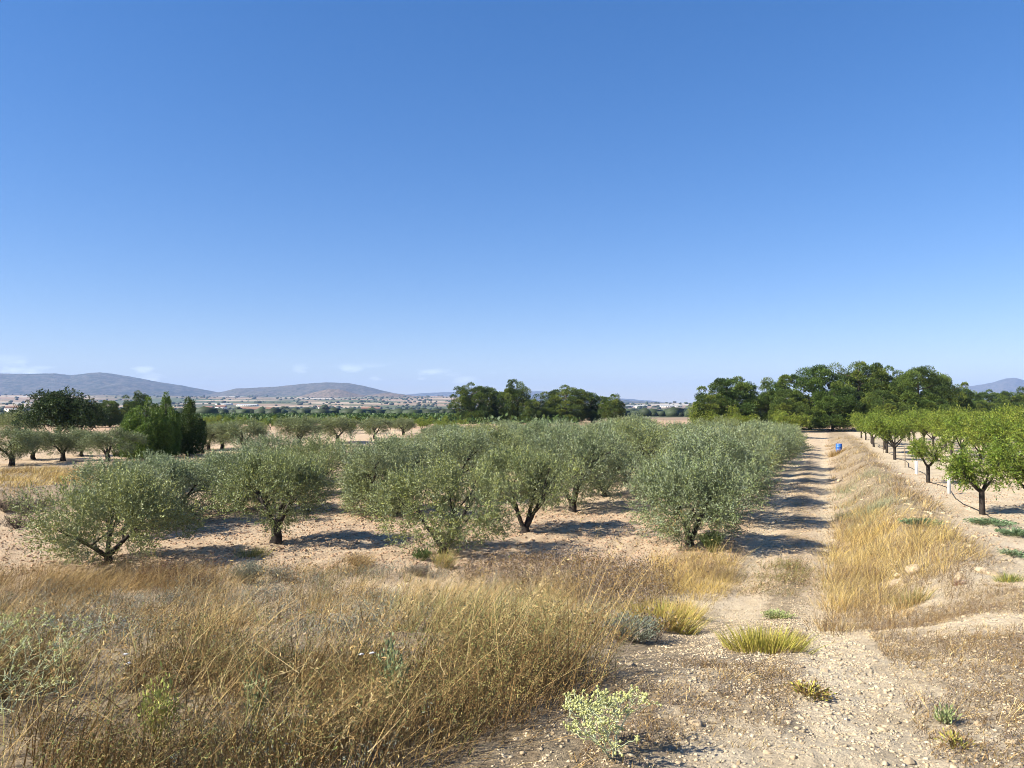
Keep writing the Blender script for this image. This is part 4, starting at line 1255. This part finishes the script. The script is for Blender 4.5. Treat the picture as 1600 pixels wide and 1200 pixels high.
GS = [(.20, .22, .16), (.26, .28, .21), (.16, .18, .12)]
shrub(388, 912, .42, .36, GREYB, GS, "grey-green bushy shrub left of centre below the single-trunk olive", 240, flecks=22)
shrub(438, 908, .26, .30, GREYB, GS + GREYB, "greyish low shrub right beside the bushy one", 160)
shrub(275, 948, .26, .34, GREYB, GS + GREYB, "low silvery shrub in front of the pale clearing at left", 180)
shrub(985, 1003, .24, .30, GREYB, GS, "blue-grey shrub at the left edge of the stony track", 220, flecks=22)
shrub(318, 925, .30, .3, [(.12, .08, .05)], [(.10, .065, .04), (.15, .10, .06)], "dark brown dead shrub left of the grey-green one", 200, "dead_shrub")
shrub(655, 900, .22, .26, GREYB, [(.28, .22, .18), (.22, .18, .14), (.2, .2, .14)], "small mauve-grey shrub left of the greenish tuft", 160)
shrub(560, 885, .24, .4, STRAW, STRAW + GREYB, "flattened heap of dry grass in the shade of the single-trunk olive", 260, "grass_heap", "grass heap")
GW = [(.14, .21, .10), (.18, .25, .13), (.12, .18, .09)]
GG = "trailing green weeds on the bare almond ground"
shrub(1440, 822, .10, .42, GREEN, GW, "blue-green trailing weed on pale soil near the bank end", 120, "trailing_weed", "weed", .05, 12, GG)
shrub(1548, 820, .10, .5, GREEN, GW, "blue-green trailing weed in front of the nearest almond trunk", 140, "trailing_weed", "weed", .05, 12, GG)
shrub(1590, 838, .12, .4, GREEN, GW, "blue-green trailing weed close to the right edge", 120, "trailing_weed", "weed", .05, 12, GG)
shrub(1585, 870, .07, .25, GREEN, GW, "tiny trailing weed lowest at the right edge", 60, "trailing_weed", "weed", .045, 10, GG)
shrub(1265, 1088, .045, .15, BROWN, YG + BROWN + [(.16, .12, .05)], "flat yellow-green creeping weed beside the right rut", 40, "creeping_weed", "weed", .03, 10)
shrub(1478, 1130, .07, .05, GREEN, [(.26, .30, .12), (.32, .36, .16)], "small pale green weed in the right foreground", 16, "pale_weed", "weed", .03, 9)
shrub(1492, 1168, .05, .08, BROWN, BROWN + YG, "small brown and green weed lowest at right", 20, "brown_weed", "weed", .025, 9)
shrub(1215, 965, .09, .22, YG, [(.28, .32, .12), (.34, .38, .15)], "pale green low weed behind the track tussock", 80, "pale_weed", "weed", .035, 9)
shrub(660, 878, .24, .2, GREEN, [(.07, .11, .035), (.1, .14, .04)], "dark green sucker bush left of the leaning olive's foot", 60, "sucker_bush", "shrub", .05, 12)
shrub(1112, 862, .48, .26, GREEN, [(.12, .17, .05), (.16, .2, .07)], "bushy green suckers at the foot of the dense silvery olive", 120, "sucker_bush", "shrub", .05, 16)
shrub(250, 1165, .34, .10, YG, [(.36, .40, .10), (.44, .46, .14)], "yellow-green weed deep in the near left grass", 36, "yellow_weed", "weed", .03, 14)
shrub(402, 1145, .36, .07, GREEN, [(.22, .26, .12), (.27, .30, .14)], "single pale green sprig in the near grass", 22, "green_weed", "weed", .03, 12)
shrub(610, 1110, .42, .09, GREEN, [(.21, .25, .12), (.26, .30, .15)], "pale green leafy stalk right of centre in the near grass", 24, "green_weed", "weed", .035, 12)

def eryngo(px, py, h, r_, label, levels=4, rot=0):
    x, y, z = at(px, py); zz = gz(x, y)
    st = MB(); br = MB(); hd = MB()
    PS = np.array((.52, .56, .34)); PB = np.array([(.52, .52, .20), (.62, .60, .30), (.46, .47, .17)])
    def grow(p, d, L, lev, rr_):
        q = p + d * L
        st.tube(np.array([p, (p + q) / 2 + rng.normal(size=3) * .006, q]), [rr_, rr_ * .85, rr_ * .7], 5, PS * rng.uniform(.85, 1.1), cap=False)
        k = 6
        A = norm(unit(k) * np.array([1, 1, .5]) + d * .25)
        br.leaves(np.repeat(q[None], k, 0), A, unit(k), rng.uniform(.010, .026, k) * (1 + .15 * lev), .0042, PB[rng.integers(0, 3, k)])
        if lev == 0:
            hd.blob(q + d * .006, (.007, .007, .008), rng.integers(9999), PB[0] * .8, .1, 0)
            return
        for c in range(3 if lev > 2 else 2 + int(rng.random() < .45)):
            nd = norm(d * .70 + unit(1)[0] * np.array([1, 1, .4]) * .9 + np.array([0, 0, .12]))
            grow(q, nd, L * rng.uniform(.6, .9), lev - 1, rr_ * .72)
    for k in range(4):
        d0 = norm(np.array([rng.normal() * .6, rng.normal() * .6, 1.0]))
        grow(np.array([0, 0, -.02]), d0, h * .34, levels, .005)
    t_ = thing("thistle", label, "thistle", (x, y, zz), rot, None)
    obj("stems", st.mesh("stems", M_grass, True), t_)
    obj("spiny_leaves", br.mesh("spiny_leaves", M_grass), t_)
    tag(obj("flower_heads", hd.mesh("flower_heads", M_grass), t_), kind="stuff")
eryngo(958, 1180, .36, .25, "pale yellow-green spiny thistle in the centre foreground", 4)
eryngo(10, 1115, .62, .25, "whitish green spiny thistle at the left edge above the grass", 4)

# ------------------------------------------------------------------ rocks
def rock(px, py, size, label, seed, group=None, sink=.35):
    x, y, z = at(px, py); g = MB()
    V, F_ = ICO[2]; rg = np.random.default_rng(seed)
    o = rg.uniform(0, 50, 3)
    k = 1 + .5 * fbm(V[:, 0] * 1.3 + o[0], V[:, 1] * 1.3 + V[:, 2] * 1.1 + o[1], 3, seed) + .0
    for _ in range(11):                                     # chop flat facets
        nrm = norm(rg.normal(size=3)); dd = V @ nrm * k
        k = np.where(dd > .66, k * .66 / np.maximum(dd, .66), k)
    g.add(V * k[:, None] * np.array(size), F_, (.86, .82, .76))
    return tag(obj("rock", g.mesh("rock", M_stone), None, (x, y, gz(x, y) + size[2] * (1 - 2 * sink) * .05), rg.uniform(0, 6.28)), label, "rock", group)
rock(1432, 893, (.24, .18, .17), "large pale boulder on the crest of the near bank", 701)
rock(1400, 915, (.20, .15, .13), "cream boulder lower left of the crest boulder", 702)
rock(1500, 905, (.13, .10, .10), "white stone above the reddish weed", 704)
rock(1545, 895, (.22, .16, .09), "flat pale rock right of the golden bank grass", 705)
rock(1312, 752, (.22, .16, .13), "white rock in the bank grass halfway along", 706)
CL = ["pale cobble by the tip of the near weeds' shadow", "pale cobble at the right rut beside the creeping weed", "pale cobble in the right rut level with the yellow-green tussock", "pale cobble right of the track in thin stubble", "pale cobble just right of the creeping weed",
      "pale cobble right of the centre thistle", "pale cobble left of the yellow-green tussock in the left rut", "pale cobble just below the yellow-green tussock", "pale cobble near the lower right corner", "pale cobble low in the middle of the track", "pale cobble on the bare ground at right",
      "pale cobble right of the small pale green weed", "pale cobble on the bottom edge right of centre", "pale cobble near the bottom below the track middle", "small pale cobble at the bottom right of the thistle", "pale cobble at the bottom edge below the near weeds, leftmost", "pale cobble at the bottom edge, second from the left", "pale cobble in the litter under the near weeds' edge"]
G_R = "loose pale cobbles on the near stony ground"
for k, (px, py, s) in enumerate([(985, 1038, .06), (1290, 1048, .05), (1318, 1012, .06), (1380, 1138, .05), (1345, 1062, .045), (1085, 1130, .05), (1085, 1010, .05), (1250, 1043, .06), (1580, 1160, .05), (1200, 1172, .04), (1470, 1010, .05), (1530, 1130, .045), (1420, 1195, .05), (1240, 1185, .035), (1060, 1195, .03), (555, 1196, .045), (610, 1199, .045), (690, 1175, .05)]):
    rock(px, py, (s * .75, s * .6, s * .42), CL[k] , 720 + k, G_R)
for k, (px, py, s) in enumerate([(360, 905, .13), (405, 925, .12), (350, 925, .1)]):
    rock(px, py, (s, s * .8, s * .7), ["shaded brown rock under the grey-green shrub", "dull rock on the pale slope right of the shrubs", "rock in the dark hollow left of the shrubs"][k], 760 + k, "rocks among the shrubs on the slope")

# ------------------------------------------------------------------ man-made things
M_blue = plain_mat("blue_plastic", (0.02, 0.11, 0.42), (0.04, 0.16, 0.50), 3, .45, spec=.5)
M_white = plain_mat("white_plastic", (0.55, 0.53, 0.49), (0.68, 0.67, 0.64), 6, .5)
M_grey = plain_mat("grey_tube", (0.30, 0.29, 0.27), (0.40, 0.39, 0.36), 6, .6)
M_hose = plain_mat("black_hose", (0.02, 0.02, 0.02), (0.03, 0.03, 0.03), 6, .6)
M_wood = plain_mat("stake_wood", (0.16, 0.12, 0.08), (0.24, 0.18, 0.12), 12, .9)

def lathe(prof, sides=24):
    g = MB(); th = np.linspace(0, 2 * math.pi, sides, endpoint=False)
    V = np.array([[(r_ * math.cos(t), r_ * math.sin(t), z) for t in th] for r_, z in prof]).reshape(-1, 3)
    m = len(prof)
    i = np.arange(m - 1)[:, None] * sides; j = np.arange(sides)[None, :]; k = (j + 1) % sides
    g.add(V, np.stack([i + j, i + k, i + sides + k, i + sides + j], -1).reshape(-1, 4))
    return g
x, y, z = at(1311, 708); z = gz(x, y)
d = thing("blue_barrel", "blue plastic barrel standing in the dry grass of the bank", "barrel", (x, y, z), .3, None, .66)
pf = [(0.0, 0), (.26, 0), (.285, .03), (.29, .10), (.29, .27), (.305, .29), (.305, .31), (.29, .33), (.29, .58), (.305, .60), (.305, .62), (.29, .64), (.29, .80), (.28, .86), (.24, .885), (0, .885)]
obj("body", lathe(pf).mesh("body", M_blue, True), d)
obj("lid_ring", lathe([(.275, .875), (.275, .905), (.25, .905), (.25, .88), (.275, .875)]).mesh("lid_ring", M_blue), d)
bng = lathe([(0, .88), (.04, .88), (.04, .91), (0, .91)], 12).mesh("bung", M_white)
obj("bung", bng, d, (.12, 0, 0)); obj("bung", bng, d, (-.12, 0, 0))

def guard(x, y, h, r_, mat, label, sapling):
    t_ = thing("tree_guard", label, "tree guard", (x, y, gz(x, y)), 0, "tree guards in the row edging the bank")
    obj("tube", lathe([(r_, -.05), (r_, h), (r_ * .88, h), (r_ * .88, 0)], 14).mesh("tube", mat, True), t_)
    st = MB(); st.tube([[0, 0, 0], [.01, 0, h * .6], [0.02, 0.01, h * 1.5]], [.012, .010, .006], 6); obj("sapling", st.mesh("sapling", M_wood), t_)
x, y, _ = at(1432, 741); guard(x, y, .52, .055, M_white, "white plastic tree guard tube on the pale soil", True)
x, y, _ = at(1483, 772); guard(x, y, .5, .05, M_grey, "grey tree guard tube with a thin stake, nearer the camera", True)
for px, py, h, lab in ((1414, 731, .85, "thin bare stake left of the white tree guard"), (1380, 708, .8, "thin stake far along the row edging the bank")):
    x, y, _ = at(px, py); g = MB(); g.tube([[0, 0, -.1], [.01, 0, h * .5], [0, 0, h]], .018, 7)
    tag(obj("stake", g.mesh("stake", M_wood), None, (x, y, gz(x, y))), lab, "stake", "stakes in the row edging the bank")
g = MB(); yy = np.arange(16.5, 62, .25); xx = 3.75 + ROW * yy + .12 * np.sin(yy * 1.1) + .15
g.tube(np.stack([xx, yy, ground_z(xx, yy) + .02], -1), .012, 6)
tag(obj("drip_hose", g.mesh("drip_hose", M_hose)), "black drip irrigation hose lying along the nearest almond row", "hose")

for k, (px, py, a) in enumerate([(203, 1018, .3), (207, 1032, 1.0), (567, 1018, .1), (584, 1016, .0)]):
    x, y, _ = at(px, py + 70); g = MB(); g.blob((0, 0, 0), (.016, .009, .007), k, rough=.2, sub=1)
    dirv = np.array([(px - 800) / F_PX, 1, -(py - 638) / F_PX]); P = EYE + dirv * (y - .02)
    tag(obj("white_scrap", g.mesh("white_scrap", M_white), None, tuple(P), a), ["upper small white scrap caught in the near left grass", "lower small white scrap caught in the near left grass", "small white scrap in grass left of centre", "smallest white scrap beside the one left of centre"][k], "scrap", "white scraps in the grass")

# ------------------------------------------------------------------ valley buildings
M_wall = plain_mat("pale_render", (0.62, 0.56, 0.46), (0.70, 0.65, 0.56), .3, .9)
M_wallb = plain_mat("brown_render", (0.36, 0.27, 0.20), (0.44, 0.33, 0.25), .3, .9)
M_tile = plain_mat("roof_tile", (0.22, 0.13, 0.09), (0.28, 0.17, 0.12), .6, .9)
M_sheet = plain_mat("greenhouse_sheet", (0.46, 0.47, 0.44), (0.54, 0.54, 0.50), .1, .5)
M_win = plain_mat("dark_window", (0.03, 0.035, 0.04), (0.05, 0.055, 0.06), 1, .2)
def box(g, x0, x1, y0, y1, z0, z1):
    g.add([(x0, y0, z0), (x1, y0, z0), (x1, y1, z0), (x0, y1, z0), (x0, y0, z1), (x1, y0, z1), (x1, y1, z1), (x0, y1, z1)],
          [(3, 2, 1, 0), (4, 5, 6, 7), (0, 1, 5, 4), (1, 2, 6, 5), (2, 3, 7, 6), (3, 0, 4, 7)])
def house(px, D, w, dp, h, label, wall=M_wall, roof=M_tile, group="buildings across the valley", rise=.28, zup=0.0):
    x = (px - 800) / F_PX * D; y = D; z = gz(x, y) + zup
    t_ = thing("farm_house" if w < 25 else "warehouse", label, "house" if w < 25 else "warehouse", (x, y, z), rng.uniform(-.15, .15), group)
    g = MB(); box(g, -w / 2, w / 2, -dp / 2, dp / 2, -3, h); obj("wall", g.mesh("wall", wall), t_)
    rz = h + dp * rise; o = .4
    g = MB()
    g.add([(-w / 2 - o, -dp / 2 - o, h), (w / 2 + o, -dp / 2 - o, h), (w / 2 + o, 0, rz), (-w / 2 - o, 0, rz), (-w / 2 - o, dp / 2 + o, h), (w / 2 + o, dp / 2 + o, h)],
          [(0, 1, 2, 3), (3, 2, 5, 4), (0, 4, 5, 1)])
    g.add([(-w / 2, -dp / 2, h), (-w / 2, dp / 2, h), (-w / 2, 0, rz - .05), (w / 2, -dp / 2, h), (w / 2, dp / 2, h), (w / 2, 0, rz - .05)], [(0, 2, 1), (3, 4, 5)])
    obj("roof", g.mesh("roof", roof), t_)
    wm = MB(); box(wm, -.6, .6, -.06, .06, 0, 1.3); wme = wm.mesh("window", M_win)
    for q in range(max(2, int(w // 4))):
        obj("window", wme, t_, (-w / 2 + (q + .5) * w / max(2, int(w // 4)), -dp / 2 - .02, h * .45))
for a in [(383, 720, 9, 8, 5.0, "pale tall farmhouse beside the left valley road trees"), (397, 700, 11, 9, 4.5, "white farmhouse, the brightest of the valley houses"),
          (412, 740, 9, 8, 3.8, "low cream house right of the brightest valley house"), (424, 730, 9, 8, 4.5, "reddish roofed house at the right of the valley hamlet"), (440, 760, 8, 7, 3.5, "small cream house at the edge of the valley hamlet"),
          (573, 900, 11, 9, 4.5, "brownish house standing alone on the valley plain", M_wallb), (588, 920, 9, 8, 4.0, "cream house next to the brownish valley house"),
          (505, 1250, 14, 9, 5, "small pale farm on the terraces below the knoll"), (22, 900, 16, 9, 5, "white building at the far left of the valley"),
          (325, 1100, 14, 9, 5, "pale house above the dark cypress shoulder"), (346, 1300, 16, 10, 5, "small house on the terraces right of the cypresses")]:
    house(*a)
house(387, 1700, 44, 16, 3, "long pale warehouse on the slope above the valley hamlet", M_wall, M_sheet, rise=.12)
house(350, 1750, 36, 14, 2.5, "long low shed left of the pale warehouse", M_wall, M_sheet, rise=.12)
for k, (px, D, w) in enumerate([(976, 2000, 40), (990, 2050, 34), (1002, 2000, 30), (1042, 1900, 34), (1056, 1950, 30)]):
    house(px, D, w, 16, 5, ["white works building at the left of the distant right cluster", "long white shed second in the distant right cluster", "white shed third in the distant right cluster", "white shed apart to the right of the cluster", "last white shed near the big pines"][k], M_wall, M_sheet, "white sheds seen between the pine clumps", .1)
# pale greenhouse roof strip
t_ = thing("greenhouse", "long low white greenhouse strip along the valley floor", "greenhouse", (0, 300, 0), 0, None)
x0 = (448 - 800) / F_PX * 300; x1 = (705 - 800) / F_PX * 300
zz = gz((x0 + x1) / 2, 300)
w_ = (x1 - x0) / 12
for q in range(12):
    g = MB(); xa = x0 + q * w_ + .2; xb = xa + w_ - .4
    box(g, xa, xb, 0, 14, zz - 1.5, zz + .55)
    th = np.linspace(0, math.pi, 7); xm = (xa + xb) / 2; hw = (xb - xa) / 2
    V = np.array([[(xm + hw * math.cos(t), yy_, zz + .56 + .35 * math.sin(t)) for t in th] for yy_ in (0, 14)]).reshape(-1, 3)
    g.add(V, [(i, i + 1, i + 8, i + 7) for i in range(6)])
    obj("bay", g.mesh("bay", M_sheet), t_, (0, 0, 0))
# tall trees by the hamlet
vt = MB()
for k in range(14):
    d_ = unit(1)[0]; vt.blob(np.array([0, 0, 3.2]) + d_ * [1.6, 1.6, 1.2], (1.5, 1.5, 1.2), 900 + k, (.04, .055, .025), .25, 1)
vcm = vt.mesh("crown", M_needle)
tm = MB(); tm.tube([[0, 0, -1], [0, 0, 1.5], [0, 0, 3]], [.25, .2, .1], 6); vtm = tm.mesh("trunk", M_bark)
VT = [(318, 650, .9), (336, 680, 1.1), (352, 660, 1.0), (372, 690, 1.3), (378, 640, .9), (402, 820, 1.2), (433, 680, 1.2), (444, 690, 1.4), (452, 660, 1.1), (463, 690, 1.2), (474, 680, .9), (482, 720, .9), (508, 640, 1.6), (520, 700, .8), (530, 650, .7), (560, 780, .8), (600, 760, .9), (640, 800, .8)]
for k, (px, D, s) in enumerate(VT):
    x = (px - 800) / F_PX * D
    lab = f"dark rounded tree on the valley floor, {ORD[k]} from the left around the houses" if k < 17 else "dark rounded tree on the valley floor, farthest right of those around the houses"
    t_ = thing("valley_tree", lab, "tree", (x, D, gz(x, D)), k, "dark trees around the valley houses", s)
    obj("trunk", vtm, t_); obj("crown", vcm, t_)
# dark dead scrub on the face of the terrace
for k, (px, py, h, lab) in enumerate([(12, 800, .5, "dark dead scrub on the terrace face at the left edge"), (40, 806, .45, "dark dead scrub beside the leftmost one on the terrace face"), (28, 826, .4, "lowest dark scrub below the terrace face"), (60, 796, .35, "dark scrub left of the spreading olive's crown")]):
    shrub(px, py, h, .6, [(.06, .05, .04)], [(.07, .055, .045), (.10, .08, .06)], lab, 220, "dead_shrub", "shrub", .03, 12, "dark scrub on the terrace face")
